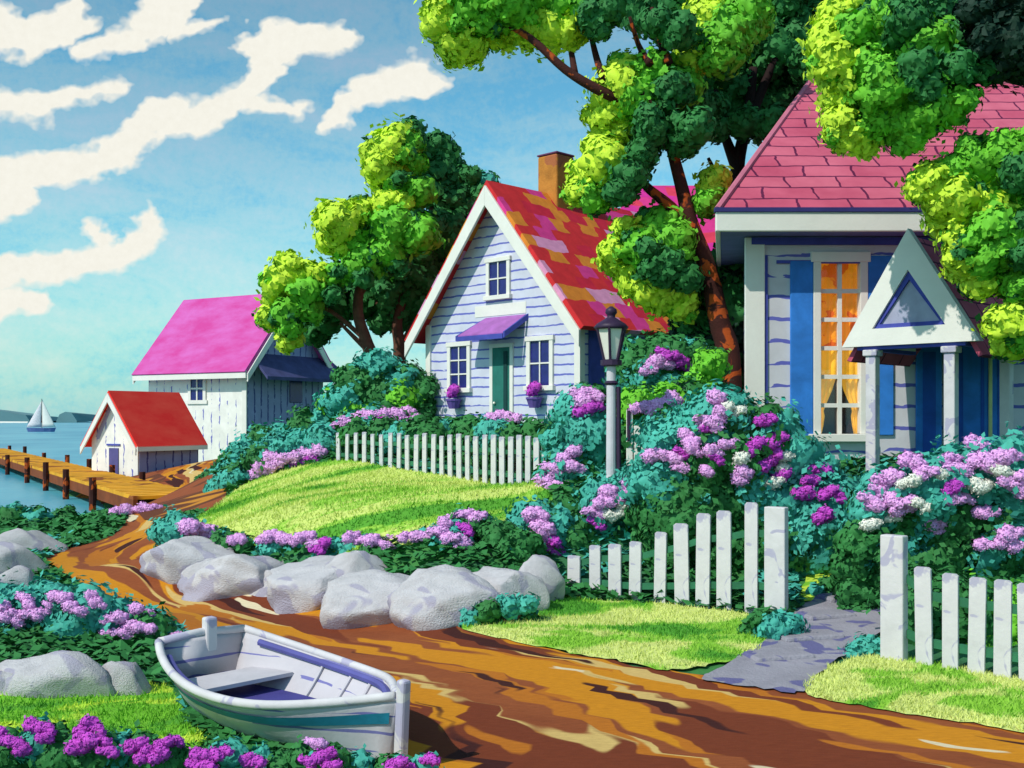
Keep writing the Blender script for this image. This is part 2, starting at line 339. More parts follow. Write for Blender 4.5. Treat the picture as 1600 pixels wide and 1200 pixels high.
def roadcol(nt, uv):
    w = noise(nt, vmt(nt,'MULTIPLY',uv,(.5,2.0,1)), 1.0, 3, .5)
    wp = vmt(nt,'MULTIPLY',vmt(nt,'SUBTRACT',w.outputs['Color'],(.5,.5,.5)),(.5,.17,0))
    def layer(off, su, sv, th, detail=1.5, soft=.012):
        q = vmt(nt,'ADD',vmt(nt,'MULTIPLY',vmt(nt,'ADD',uv,wp),(su,sv,1)),off); nn = noise(nt, q, 1.0, detail, .5)
        return ramp(nt, nn.outputs[0], [(th-soft,(0,0,0)),(th+soft,(1,1,1))])
    g = noise(nt, vmt(nt,'MULTIPLY',uv,(1,3,1)), 1.6, 4, .6)
    c = mix(nt, g.outputs[0], (.20,.045,.016), (.37,.105,.030))
    c = mix(nt, layer((3,7,0),.17,4.6,.50,1.8,.006), c, (.62,.245,.010))
    c = mix(nt, layer((9,2,0),.20,5.6,.59,1.8,.006), c, (.66,.45,.15))
    c = mix(nt, layer((5,4,0),.18,5.2,.555,2,.006), c, (.19,.040,.014))
    c = mix(nt, layer((2,5,0),.30,6.5,.60,2,.006), c, (.50,.16,.014))
    c = mix(nt, layer((1,8,0),.22,5.8,.61,2,.006), c, (.055,.012,.010))
    c = mix(nt, layer((6,6,0),.45,8.5,.69,2,.006), c, (.74,.64,.42))
    gr = noise(nt, uv, 38, 4, .7); c = mix(nt, .55, c, ramp(nt, gr.outputs[0], [(.3,(.55,.5,.5)),(.65,(1,1,1))]), 'MULTIPLY')
    return c
ROAD = uvmat('dirt_road', roadcol, .95)
structure(m.build('dirt_road', ROAD, smooth=True, uvs=uvs))

APRON = lawn_mat('dirt_apron', (.26,.065,.02), (.12,.035,.014), (.50,.20,.02), (.4,1.0,1), .5, .5, .62)
sheet('dirt_apron', [(150,745),(240,738),(330,742),(352,765),(338,795),(290,806),(215,806),(182,790),(176,768)], APRON, .035, .6)

POLYS.append(np.array(Ls+Rs[::-1]))
# stone walkway between the fences, with worn steps
WALK = M('lavender_flagstone', (.30,.285,.33), .16, .9, 2.6, .8, col2=(.13,.125,.27,1), patch=(2.0,.55))
sheet('walkway', [(1100,1066),(1150,1035),(1200,1000),(1240,962),(1275,935),(1320,905),(1385,878),(1420,872),(1400,915),(1385,960),(1370,1002),(1320,1030),(1275,1062),(1258,1088),(1180,1080)], WALK, .035)
for k,(px,py,wd) in enumerate([(1215,1030,.66),(1262,1000,.72),(1290,966,.62),(1322,938,.66),(1342,908,.6)]):
    g = hit(px,py); mb = MB(); mb.prism([(-wd/2,-.16,-.1),(wd/2*.9,-.20,-.1),(wd/2,.13,-.1),(wd/2*.2,.22,-.1),(-wd/2*.9,.17,-.1)],(0,0,.165)); o = mb.build('walkway_step', WALK, bevel=.03); o.location = g; o.rotation_euler[2] = R(20); structure(o)

# sea and far shore
sea = M('sea_water', (.12,.34,.44), .12, .35, .05, 0, spec=.22); nt_ = sea.node_tree; bs = nt_.nodes['Principled BSDF']
tcs = nd(nt_, 'ShaderNodeTexCoord'); wn = noise(nt_, vmt(nt_,'MULTIPLY',tcs.outputs['Object'],(.5,.9,1)), 1.2, 4, .6)
bp = nd(nt_,'ShaderNodeBump'); bp.inputs['Strength'].default_value = .5; bp.inputs['Distance'].default_value = .15
nt_.links.new(wn.outputs[0], bp.inputs['Height']); nt_.links.new(bp.outputs[0], bs.inputs['Normal'])
far = noise(nt_, vmt(nt_,'MULTIPLY',tcs.outputs['Object'],(.6,.25,1)), .12, 3, .55)
nt_.links.new(ramp(nt_, far.outputs[0], [(.40,(.10,.40,.50)),(.6,(.03,.27,.40))]), bs.inputs['Base Color'])
m = MB(); xs = np.concatenate([-np.geomspace(20000,30,12), np.linspace(-20,20,6), np.geomspace(30,20000,12)]); ys = np.concatenate([[-2000,-100],np.linspace(0,100,8), np.geomspace(140,30000,12)])
for y in ys:
    for x in xs: m.v.append((x,y,-.6))
nx = len(xs); m.f = [(j*nx+i,j*nx+i+1,(j+1)*nx+i+1,(j+1)*nx+i) for j in range(len(ys)-1) for i in range(nx-1)]; m.m = [0]*len(m.f)
structure(m.build('sea', sea))
def hill(pxs, d, mat):
    m = MB(); N = len(pxs)
    for off, k in ((0,0),(0,1),(60,.8),(140,0)):
        for px, hh in pxs: m.v.append(((px-CX)/F*d, d+off, -.7+ (hh*d/F+.7)*k + CH*0))
    for r in range(3):
        for i in range(N-1): m.f.append((r*N+i, r*N+i+1, (r+1)*N+i+1, (r+1)*N+i)); m.m.append(0)
    return structure(m.build('far_hill', mat, smooth=False))
SHORE = M('far_shore_woods', (.13,.25,.27), .2, .95, .02)
hill([(-400,16),(-250,30),(-120,20),(-40,24),(5,17),(22,13),(40,11),(46,2)], 900, SHORE)
hill([(88,2),(93,12),(102,16),(112,14),(120,2)], 900, SHORE)
m = MB(); m.tube([((-500-CX)/F*800,800,-.6),((44-CX)/F*800,800,-.6)],[2.2,1.2],6); structure(m.build('far_beach', WHITE))

# ------------------------------------------------------------------ leaves
def leafmesh(name, blobs, size, base, dens=1.0, mats=LEAVES):
    """blobs: (centre, (rx,ry,rz), leaf kind): a lumpy core closely covered with small folded leaves"""
    VV=[]; FF=[]; MM=[]; o = 0
    ico = bmesh.new(); bmesh.ops.create_icosphere(ico, subdivisions=3, radius=1); iv = np.array([v.co[:] for v in ico.verts]); ifc = [[v.index for v in f.verts] for f in ico.faces]; ico.free()
    FT=[]
    for c, rr, k in blobs:
        c = np.array(c)-np.array(base); rr = np.array(rr)
        ph = nrg.uniform(0,6.28,9); fr = nrg.uniform(1.6,4.4,(3,3))*nrg.choice([-1,1],(3,3))
        def lob(dv): return 1+.20*(np.sin(dv@fr[0]*1.3+ph[0])+np.sin(dv@fr[1]*1.6+ph[1])*.8+np.sin(dv@fr[2]*2.2+ph[2])*.6+np.sin(dv@fr[0][::-1]*3.4+ph[3])*.45)
        core = iv*lob(iv)[:,None]*.90*rr + c
        VV.append(core); FT.append(np.array(ifc)+o); MM.append(np.full(len(ifc),k)); o += len(core)
        area = 4*math.pi*((rr[0]*rr[1]+rr[0]*rr[2]+rr[1]*rr[2])/3); N = int(min(2200, area/size**2*1.7*dens))+12
        dv = nrg.normal(size=(N,3)); dv /= np.linalg.norm(dv,axis=1)[:,None]
        fr_ = nrg.random(N)<.16; p = dv*(lob(dv)*np.where(fr_, nrg.uniform(1.0,1.22,N), nrg.uniform(.91,1.045,N)))[:,None]*rr + c
        nn = dv/rr; nn /= np.linalg.norm(nn,axis=1)[:,None]; nn += nrg.normal(size=(N,3))*np.where(fr_,.55,.13)[:,None]; nn /= np.linalg.norm(nn,axis=1)[:,None]
        t = np.cross(nn, nrg.normal(size=(N,3))); t /= np.linalg.norm(t,axis=1)[:,None]; b = np.cross(nn,t)
        s = size*nrg.uniform(.65,1.3,N)[:,None]
        q = np.stack([p-t*s*.75, p+b*s*.5+nn*s*.05, p+t*s*.75, p-b*s*.5+nn*s*.05],1).reshape(-1,3)
        VV.append(q); i = np.arange(N)*4+o
        FT.append(np.concatenate([np.stack([i,i+1,i+2],1), np.stack([i,i+2,i+3],1)])); MM.append(np.full(2*N,k)); o += 4*N
    V = np.concatenate(VV); Fq = np.concatenate(FT); Mq = np.concatenate(MM)
    me = bpy.data.meshes.new(name); me.vertices.add(len(V)); me.vertices.foreach_set('co', V.astype(np.float32).ravel())
    me.loops.add(len(Fq)*3); me.loops.foreach_set('vertex_index', Fq.astype(np.int32).ravel())
    me.polygons.add(len(Fq)); me.polygons.foreach_set('loop_start', np.arange(0,len(Fq)*3,3,dtype=np.int32)); me.polygons.foreach_set('loop_total', np.full(len(Fq),3,np.int32))
    for mm in mats: me.materials.append(mm)
    me.polygons.foreach_set('material_index', Mq.astype(np.int32)); me.update(); me.validate()
    return me
# ------------------------------------------------------------------ flower heads (shared meshes)
def flowermesh(mat, seed):
    r = np.random.default_rng(seed); bl = []
    for i in range(5):
        a = r.uniform(0,6.28); rad = r.uniform(.2,.62)*(i>0)
        bl.append(((math.cos(a)*rad*1.15, r.uniform(-.2,.2), math.sin(a)*rad*.75),(r.uniform(.48,.68),)*3,0))
    return leafmesh('flower_head', bl, .20, (0,0,0), .8, [mat])
FL = {k:[flowermesh(mm, 10*i+j) for j in range(3)] for i,(k,mm) in enumerate({'p':PINK,'m':MAG,'w':CREAM}.items())}
def bush(label, d, blobs, kinds, flowers=(), name='hydrangea_bush', cat='bush', group='flowering bushes of the gardens', leaf=9.5, fsize=15, extra=True, fill=True):
    """blobs: (px,py,r) seen at distance d; flower heads sit on the bush's surface; stems run to the ground"""
    if d is None: d = hit(blobs[0][0], blobs[0][1]+blobs[0][2]).y+blobs[0][2]*.012
    s = d/F; xs = sum(b[0] for b in blobs)/len(blobs); c0 = P(xs, HY, d); base = Vector((c0.x, d, h(c0.x,d)))
    root = thing(name, label, cat, base, 0, group); BL=[]; kr = random.Random(sum(map(ord,label)))
    for (px,py,r,*k) in blobs:
        dd = d + kr.uniform(-.5,.5)*r*s; c = P(px,py,dd); kk = k[0] if k else kr.choice(kinds)
        BL.append((c,(r*s*1.08, r*s, r*s*.96),kk))
        for _ in range(2 if extra else 0):
            a = kr.uniform(0,6.28); q = .8*r*s
            BL.append((c+Vector((math.cos(a)*q, kr.uniform(-.1,.9)*q, math.sin(a)*q*.8)), (r*s*.55,r*s*.6,r*s*.5), kr.choice(kinds)))
    st = MB(); n0 = len(BL)
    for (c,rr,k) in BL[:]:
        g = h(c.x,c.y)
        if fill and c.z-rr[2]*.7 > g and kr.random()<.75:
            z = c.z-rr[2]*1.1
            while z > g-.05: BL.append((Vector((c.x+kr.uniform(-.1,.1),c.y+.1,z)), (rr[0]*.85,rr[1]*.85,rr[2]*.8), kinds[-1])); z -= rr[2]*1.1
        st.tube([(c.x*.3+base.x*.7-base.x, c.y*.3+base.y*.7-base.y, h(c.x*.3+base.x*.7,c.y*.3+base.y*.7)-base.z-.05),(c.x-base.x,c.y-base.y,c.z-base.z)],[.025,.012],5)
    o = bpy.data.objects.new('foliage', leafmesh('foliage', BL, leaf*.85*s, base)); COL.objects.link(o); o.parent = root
    st.build('stems', BARK, root)
    fr = random.Random(sum(map(ord,label))+1)
    for (px,py,k,*z) in flowers:
        best = None
        for c,rr,_ in BL[:n0]:
            q = P(px,py,c.y); rho = math.hypot((q.x-c.x)/rr[0],(q.z-c.z)/rr[2])
            if rho<1.05:
                f = c.y-rr[1]*math.sqrt(max(0,1.1-rho*rho))
                best = f if best is None else min(best,f)
        fd = (best if best is not None else d)-.07
        f = bpy.data.objects.new('flower_head', fr.choice(FL[k])); COL.objects.link(f); f.parent = root
        f.location = P(px,py,fd)-base; zz = (z[0] if z else fsize)*fd/F*fr.uniform(.85,1.15)
        f.scale = (zz*1.1,zz*.8,zz*.85); f.rotation_euler = (fr.uniform(-.3,.3),fr.uniform(-.5,.5),fr.uniform(-.4,.4))
    return root

# ------------------------------------------------------------------ building helpers
SID_C = siding('lavender_clapboard', (.60,.61,.72), (.13,.15,.50), .235, .19, broken=.33)
SID_H = siding('grey_lavender_clapboard', (.58,.575,.62), (.12,.13,.46), .34, .17, broken=.38)
SID_V = siding('white_board_walls', (.80,.78,.73), (.16,.17,.48), .52, .13, True, .46)
SHADEWALL = siding('shade_blue_boards', (.30,.31,.54), (.08,.08,.26), .45, .2, True, .4)  # shade of the right-facing white walls, put into the colour
def muntins(mb, x0, x1, z0, z1, y, nx, nz, w=.035, t=.03):
    for i in range(1,nx): x = x0+(x1-x0)*i/nx; mb.box((x-w/2,y-t,z0),(x+w/2,y,z1))
    for j in range(1,nz):
        z = z0+(z1-z0)*j/nz
        for i in range(nx):
            a = x0+(x1-x0)*i/nx+(w/2 if i else 0); b = x0+(x1-x0)*(i+1)/nx-(w/2 if i<nx-1 else 0); mb.box((a,y-t+.003,z-w/2),(b,y,z+w/2))
def window(root, x0, x1, z0, z1, y, nx=2, nz=2, fw=.09, rot=None, off=None, pane=None, sill=True):
    """a framed window on a wall facing local -y (or turned by rot about z, placed at off)"""
    f = MB()
    f.box((x0-fw,y-.06,z0),(x0,y+.02,z1)); f.box((x1,y-.06,z0),(x1+fw,y+.02,z1)); f.box((x0-fw-.03,y-.075,z1),(x1+fw+.03,y+.02,z1+fw))
    f.box((x0-fw-.05,y-.11,z0-fw),(x1+fw+.05,y+.02,z0))
    fo = f.build('window', WHITE, root, bevel=.008)
    if rot is not None: fo.rotation_euler = (0,0,rot)
    if off is not None: fo.location = off
    p = MB(); p.box((x0,y-.012,z0),(x1,y+.015,z1)); p.build('pane', pane or NAVY, fo)
    g = MB(); muntins(g, x0, x1, z0, z1, y-.013, nx, nz); g.build('glazing_bars', WHITE, fo)
    return fo
def gable_roof(w, z_e, z_r, y0, y1, over, thick, mat, root, scale, over_e=None, name='roof'):
    """two roof slabs with texture coordinates, ridge along y"""
    oe = over if over_e is None else over_e
    sl = (z_r-z_e)/(w/2); obs = []
    m = MB(); uv = []
    for s in (-1,1):
        xe = s*(w/2+oe); ze = z_e - sl*oe; Ls = math.hypot(w/2+oe, z_r-ze)
        nrm = Vector((s*sl,0,1)).normalized()*thick
        top = [(0,y0,z_r+thick*1.15),(0,y1,z_r+thick*1.15),(xe+nrm.x,y1,ze+nrm.z),(xe+nrm.x,y0,ze+nrm.z)]
        bot = [(0,y0,z_r+.012),(0,y1,z_r+.012),(xe,y1,ze+.012),(xe,y0,ze+.012)]
        m.add(top+bot, [(0,1,2,3),(7,6,5,4),(0,3,7,4),(1,5,6,2),(3,2,6,7)])
        for k in range(2): uv += [(y0*scale,Ls*scale),(y1*scale,Ls*scale),(y1*scale,0),(y0*scale,0)]
    return m.build(name, mat, root, uvs=uv)
def bargeboards(w, z_e, z_r, y, over, wd, th, root, mat=None):
    sl = (z_r-z_e)/(w/2); m = MB()
    for s in (-1,1):
        xe = s*(w/2+over); ze = z_e-sl*over; L = math.hypot(1,sl); k = wd*L
        m.prism([(0,y,z_r+.03),(xe,y,ze+.03),(xe,y,ze-k*.75),(0,y,z_r-k)], (0,-th,0))
    return m.build('bargeboard', mat or WHITE, root, bevel=.012)
def pent_wall(w, y0, y1, z_e, z_r, z0=-.8):
    m = MB(); m.prism([(-w/2,y0,z0),(w/2,y0,z0),(w/2,y0,z_e),(0,y0,z_r),(-w/2,y0,z_e)], (0,y1-y0,0)); return m
def patch_roof(name, stops, rows=1.0, grain=(.6,.6,.6)):
    def b(nt, uv):
        w = noise(nt, uv, .9, 3, .6); q = vmt(nt,'ADD',vmt(nt,'MULTIPLY',uv,(1.9,2.4,1)),vmt(nt,'MULTIPLY',vmt(nt,'SUBTRACT',w.outputs['Color'],(.5,.5,.5)),(1.3,1.2,0)))
        sp = nd(nt,'ShaderNodeSeparateXYZ'); nt.links.new(q, sp.inputs[0])
        row = mth(nt,'FLOOR',sp.outputs[1]); cx = mth(nt,'FLOOR',mth(nt,'ADD',sp.outputs[0],mth(nt,'MULTIPLY',row,.37)))
        cm = nd(nt,'ShaderNodeCombineXYZ'); nt.links.new(cx, cm.inputs[0]); nt.links.new(row, cm.inputs[1])
        wn = nd(nt,'ShaderNodeTexWhiteNoise'); wn.noise_dimensions = '2D'; nt.links.new(cm.outputs[0], wn.inputs['Vector'])
        c = ramp(nt, wn.outputs['Value'], stops, 'CONSTANT')
        g = noise(nt, uv, 3.5, 4, .6); return mix(nt, .6, c, ramp(nt, g.outputs[0], [(.3,(.6,.55,.6)),(.7,(1,1,1))]), 'MULTIPLY')
    return uvmat(name, b, .8)
ROOF_C = patch_roof('patchwork_shingles', [(0,(.66,.030,.035)),(.46,(.74,.25,.03)),(.62,(.70,.05,.27)),(.76,(.62,.02,.05)),(.90,(.74,.32,.52))])
ROOF_W = patch_roof('magenta_shingles', [(0,(.66,.04,.24)),(.5,(.70,.05,.10)),(.75,(.62,.03,.30))])
def shingle(nt, uv):
    w = noise(nt, uv, 1.5, 3, .6); q = vmt(nt,'ADD',uv,vmt(nt,'MULTIPLY',vmt(nt,'SUBTRACT',w.outputs['Color'],(.5,.5,.5)),(.22,.10,0)))
    br = nd(nt,'ShaderNodeTexBrick'); br.offset = .43; nt.links.new(q, br.inputs['Vector'])
    br.inputs['Color1'].default_value = (.54,.095,.165,1); br.inputs['Color2'].default_value = (.62,.15,.22,1); br.inputs['Mortar'].default_value = (.12,.014,.06,1)
    br.inputs['Scale'].default_value = 1; br.inputs['Mortar Size'].default_value = .020; br.inputs['Mortar Smooth'].default_value = .1; br.inputs['Brick Width'].default_value = .80; br.inputs['Row Height'].default_value = .40
    g = noise(nt, uv, 1.1, 4, .6); return mix(nt, .7, br.outputs[0], ramp(nt, g.outputs[0], [(.3,(.68,.42,.55)),(.62,(1,1,1))]), 'MULTIPLY')
ROOF_H = uvmat('dusky_rose_shingles', shingle, .85)
def plainroof(c1, c2):
    def b(nt, uv):
        g = noise(nt, vmt(nt,'MULTIPLY',uv,(.6,1.2,1)), 1.2, 4, .6)
        return ramp(nt, g.outputs[0], [(.35,c1),(.65,c2)])
    return b
ROOF_B = uvmat('orchid_pink_roofing', plainroof((.54,.05,.27),(.58,.12,.42)), .85)
ROOF_S = uvmat('scarlet_roofing', plainroof((.80,.025,.022),(.84,.07,.045)), .85)
SLATE = M('dark_slate_roofing', (.06,.065,.17), .25, .85, 2)
BLUEP = M('cobalt_paint', (.03,.19,.60), .28, .7, 2.2); BLUED = M('deep_blue_paint', (.015,.085,.42), .3, .7, 2.2)
GREEND = M('green_door_paint', (.022,.16,.13), .25, .7, 2.5)
ORANGE = M('amber_curtain', (.70,.26,.012), .2, .8, 2.5, .1, col2=(.52,.10,.008,1), patch=(3.0,.56)); YELLOW = M('yellow_curtain', (.75,.42,.03), .2, .8, 3)
for m_ in (ORANGE, YELLOW):     # glow added to the curtain cloth itself for a lit look
    b_ = m_.node_tree.nodes['Principled BSDF']; m_.node_tree.links.new(b_.inputs['Base Color'].links[0].from_socket, b_.inputs['Emission Color']); b_.inputs['Emission Strength'].default_value = .45
INSIDE = M('dim_room', (.05,.022,.022), .2)
PURPLE = M('mauve_awning', (.34,.12,.40), .2, .8, 3)

# ------------------------------------------------------------------ cottage
co = thing('cottage', 'lavender clapboard cottage with steep white-edged gable, patchwork red roof and narrow green door', 'cottage', (-.33,26.96,2.15), R(-45))
w, ze, zr, LL = 5.35, 2.62, 5.85, 11.0
pent_wall(w, 0, LL, ze, zr).build('wall', SID_C, co)
gable_roof(w, ze, zr, -.42, LL+.3, .42, .14, ROOF_C, co, 1.0, .38)
rw = bpy.data.objects.new('rear_wing', None); COL.objects.link(rw); rw.parent = co; rw.rotation_euler = (0,0,R(45)); rw.location = co.rotation_euler.to_matrix().inverted() @ Vector((2.6+.42,31.0-26.96,0))
mb = MB(); mb.box((.45,.45,-1),(4.3,4.0,5.0)); mb.build('wall', SID_C, rw)
m = MB(); uv = []
for vs,L_ in (([(0,0,4.95),(4.75,0,4.95),(4.55,2.2,7.28),(.9,2.2,7.28)],3.2),([(4.75,4.4,4.95),(0,4.4,4.95),(.9,2.2,7.28),(4.55,2.2,7.28)],3.2),([(0,4.4,4.95),(0,0,4.95),(.9,2.2,7.28)],2.5),([(4.75,0,4.95),(4.75,4.4,4.95),(4.55,2.2,7.28)],2.5),([(0,0,4.94),(0,4.4,4.94),(4.75,4.4,4.94),(4.75,0,4.94)],0)):
    m.add(vs, [tuple(range(len(vs)))]); uv += [(v[0]+v[1]*.3, (v[2]-4.95)*1.3) for v in vs]
m.build('wing_roof', ROOF_W, rw, uvs=uv)
bargeboards(w, ze, zr, -.42, .40, .30, .07, co)
mb = MB(); mb.box((w/2+.02,.02,ze-.36),(w/2+.09,LL,ze-.12)); mb.box((-w/2-.05,-.05,-.7),(-w/2+.13,.12,ze+.02)); mb.box((w/2-.13,-.05,-.7),(w/2+.05,.12,ze-.02)); mb.build('corner_trim', WHITE, co)
mb = MB(); mb.box((w/2,.30,-.6),(w/2+.03,.85,ze-.4)); mb.build('side_shutter', BLUELINE, co)
window(co, -1.75, -1.12, .95, 2.02, -.0, 2, 3, .12)
window(co, 1.12, 1.75, .95, 2.02, -.0, 2, 2, .12)
window(co, -.30, .32, 3.22, 4.05, -.0, 2, 2, .11)
mb = MB(); mb.box((-.18,-.05,-.6),(.42,.03,1.92)); d_ = mb.build('door', GREEND, co, bevel=.01)
mb = MB(); mb.box((.24,-.075,-.5),(.36,-.05,1.82)); mb.build('door_rail', M('dark_teal', (.008,.05,.05)), d_)
mb = MB(); mb.lathe([(.001,-.03),(.03,-.02),(.035,0),(.02,.03),(.001,.035)],(-.08,-.08,.55),8); mb.build('handle', CREAM, d_)
mb = MB(); mb.box((-.29,-.045,-.6),(-.183,.02,1.92)); mb.box((.423,-.045,-.6),(.53,.02,1.92)); mb.box((-.29,-.055,1.923),(.53,.02,2.02)); mb.build('door_frame', WHITE, co)
mb = MB(); mb.prism([(-.82,-.62,2.16),(.78,-.62,2.16),(.94,.0,2.62),(-.46,.0,2.62)], (0,.0,.07)); aw = mb.build('awning', PURPLE, co)
mb = MB(); mb.box((-.84,-.66,2.08),(.80,-.62,2.20)); mb.prism([(.80,-.64,2.10),(.80,-.64,2.24),(.98,.0,2.70),(.98,.0,2.56)], (.05,0,0)); mb.prism([(-.84,-.64,2.10),(-.84,-.64,2.22),(-.50,0,2.66),(-.50,0,2.56)], (-.05,0,0)); mb.build('awning_trim', BLUELINE, aw)
mb = MB(); mb.box((-.85,-.012,2.72),(.95,.005,3.0)); mb.build('pale_board', WHITE, co)
ch = MB(); ch.box((-.34,1.75,5.0),(.34,2.43,7.0)); cho = ch.build('chimney', M('ochre_brick', (.50,.20,.035), .25, .9, 3, .5, col2=(.40,.13,.05,1), patch=(1.3,.58)), co, bevel=.05)
cp = MB(); cp.box((-.36,1.73,7.0),(.36,2.45,7.05)); cp.build('chimney_cap', M('plum_cap', (.16,.06,.14)), cho, bevel=.03)
for x,lb in ((-1.43,'magenta flowers in a small violet pot under the cottage window left of the green door'),(1.43,'magenta flowers in a small violet pot under the cottage window right of the green door')):
    wp = co.matrix_basis @ Vector((x,-.22,.42)); t = thing('flower_pot', lb, 'flower pot', wp, R(-45), 'pots under the cottage windows')
    mb = MB(); mb.lathe([(.12,0),(.19,.2),(.205,.2),(.205,.25),(.17,.25)],(0,0,0),12); mb.box((-.03,.1,.02),(.03,.3,.07)); mb.build('pot', M('violet_pot', (.13,.08,.32)), t)
    f = bpy.data.objects.new('flower_head', FL['m'][0]); COL.objects.link(f); f.parent = t; f.location = (0,0,.43); f.scale = (.19,.16,.19)

# ------------------------------------------------------------------ large house on the right
HX, HYY, HZ = 3.68, 17.0, 1.45
ho = thing('clapboard_house', 'large clapboard house with dusky rose hipped roof, tall curtained window and corner portico', 'house', (HX,HYY,HZ))
W2, D2, E2 = 9.5, 7.4, 3.80
wx0, wx1, wz0, wz1 = 1.12, 1.77, .62, 3.30
mb = MB()
mb.box((0,0,-1.2),(wx0,.18,E2)); mb.box((wx1,0,-1.2),(W2,.18,E2)); mb.box((wx0,0,-1.2),(wx1,.18,wz0)); mb.box((wx0,0,wz1),(wx1,.18,E2))
SK = .194; mb.prism([(0+.18*SK,.18,-1.2),(.18+.18*SK,.18,-1.2),(.18+D2*SK,D2,-1.2),(D2*SK,D2,-1.2)],(0,0,E2+1.2)); mb.box((W2-.18,.18,-1.2),(W2,D2,E2)); mb.box((.19+D2*SK,D2-.18,-1.2),(W2-.18,D2,E2)); mb.build('wall', SID_H, ho)
ov = .58; k = 2.55; rz = 3.25; ex0, ex1, ey0, ey1 = -ov, W2+ov, -ov, D2+ov; ym = (ey0+ey1)/2; ez = E2+.20
m = MB(); uv = []
LS = math.hypot(ym-ey0, rz); LH = math.hypot(k, rz)
def fan(vs, uvv): 
    m.add(vs, [tuple(range(len(vs)))]); uv.extend(uvv)
ex0b = ex0+(ey1-ey0)*SK; k0 = k
r0, r1 = (ex0+k,ym,ez+rz), (ex1-k,ym,ez+rz)
fan([(ex0,ey0,ez),(ex1,ey0,ez),r1,r0], [(0,0),(ex1-ex0,0),(ex1-ex0-k,LS),(k,LS)])
fan([(ex1,ey1,ez),(ex0b,ey1,ez),r0,r1], [(0,0),(ex1-ex0,0),(ex1-ex0-k,LS),(k,LS)])
fan([(ex0b,ey1,ez),(ex0,ey0,ez),r0], [(0,0),(ey1-ey0,0),((ey1-ey0)/2,LH)])
fan([(ex1,ey0,ez),(ex1,ey1,ez),r1], [(0,0),(ey1-ey0,0),((ey1-ey0)/2,LH)])
fan([(ex0,ey0,ez-.02),(ex0b,ey1,ez-.02),(ex1,ey1,ez-.02),(ex1,ey0,ez-.02)], [(0,0)]*4)
hr = m.build('roof', ROOF_H, ho, uvs=uv)
mb = MB(); mb.tube([(ex0,ey0,ez+.02),r0],.05,6); mb.tube([r0,r1],.07,6); mb.build('ridge_cap', M('rose_cap', (.55,.16,.24)), hr)
mb = MB(); mb.box((ex0-.03,ey0-.05,ez-.32),(ex1+.03,ey0+.02,ez-.03)); mb.prism([(ex0-.03,ey0+.021,ez-.32),(ex0+.05,ey0+.021,ez-.32),(ex0b+.05,ey1,ez-.32),(ex0b-.03,ey1,ez-.32)],(0,0,.29)); mb.box((ex1-.04,ey0+.02,ez-.32),(ex1+.03,ey1,ez-.03)); mb.build('fascia', WHITE, ho, bevel=.015)
mb = MB(); mb.box((ex0-.05,ey0-.075,ez-.03),(ex1+.05,ey0+.02,ez+.035)); mb.build('gutter', M('navy_trim', (.035,.035,.16)), ho)
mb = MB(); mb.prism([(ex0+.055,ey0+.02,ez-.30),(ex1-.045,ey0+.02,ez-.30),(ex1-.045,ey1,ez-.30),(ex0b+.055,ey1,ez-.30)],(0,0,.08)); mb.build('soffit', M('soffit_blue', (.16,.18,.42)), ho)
mb = MB(); mb.box((-.05,-.06,-1.2),(.26,.0,E2-.12)); mb.build('corner_board', WHITE, ho, bevel=.012)
mb = MB(); mb.box((.265,-.03,-1.2),(.31,-.002,E2-.4)); mb.box((.05,-.075,E2-.23),(W2,-.003,E2-.12)); mb.box((.45,-.04,E2-.52),(3.2,-.003,E2-.47)); mb.build('blue_trim', BLUELINE, ho)
f = MB(); f.box((wx0-.10,-.05,wz0),(wx0+.02,.12,wz1)); f.box((wx1-.02,-.05,wz0),(wx1+.10,.12,wz1)); f.box((wx0-.14,-.06,wz1),(wx1+.14,.12,wz1+.16)); f.box((wx0-.18,-.14,wz0-.12),(wx1+.16,.12,wz0)); wf = f.build('window', WHITE, ho, bevel=.01)
g = MB(); muntins(g, wx0+.02, wx1-.02, wz0, wz1, .06, 2, 6, .065, .05); g.build('glazing_bars', WHITE, wf)
gl = bpy.data.materials.new('window_glass'); gl.use_nodes = True; gn = gl.node_tree; gn.nodes.clear()
tr = nd(gn,'ShaderNodeBsdfTransparent'); gs = nd(gn,'ShaderNodeBsdfGlossy'); gs.inputs['Roughness'].default_value = .05; mx = nd(gn,'ShaderNodeMixShader'); mx.inputs[0].default_value = .06; oo = nd(gn,'ShaderNodeOutputMaterial')
gn.links.new(tr.outputs[0],mx.inputs[1]); gn.links.new(gs.outputs[0],mx.inputs[2]); gn.links.new(mx.outputs[0],oo.inputs[0])
mb = MB(); mb.box((wx0+.021,.065,wz0+.001),(wx1-.021,.07,wz1-.001)); mb.build('pane', gl, wf)
def curtain(s):
    m = MB(); N = 18; rows = [(wz1,.333),(2.55,.331),(2.0,.328),(1.55,.315),(1.3,.235),(1.06,.13),(.98,.105),(.9,.12),(.75,.10),(wz0,.07)]; xe = wx0 if s>0 else wx1
    for z,wd in rows:
        for i in range(N+1): t = i/N; m.v.append((xe+s*wd*t, .13+.022*math.sin(t*19+ s), z))
    for r in range(len(rows)-1):
        for i in range(N): a = r*(N+1)+i; m.f.append((a,a+1,a+N+2,a+N+1)); m.m.append(0 if r<2 else 1)
    o = m.build('curtain', [ORANGE, YELLOW], wf, smooth=True); sdm = o.modifiers.new('thickness','SOLIDIFY'); sdm.thickness = .008
curtain(1); curtain(-1)
mb = MB(); mb.box((wx0-.15,.45,wz0-.2),(wx1+.15,.5,wz1+.2)); mb.build('room_back', INSIDE, wf)
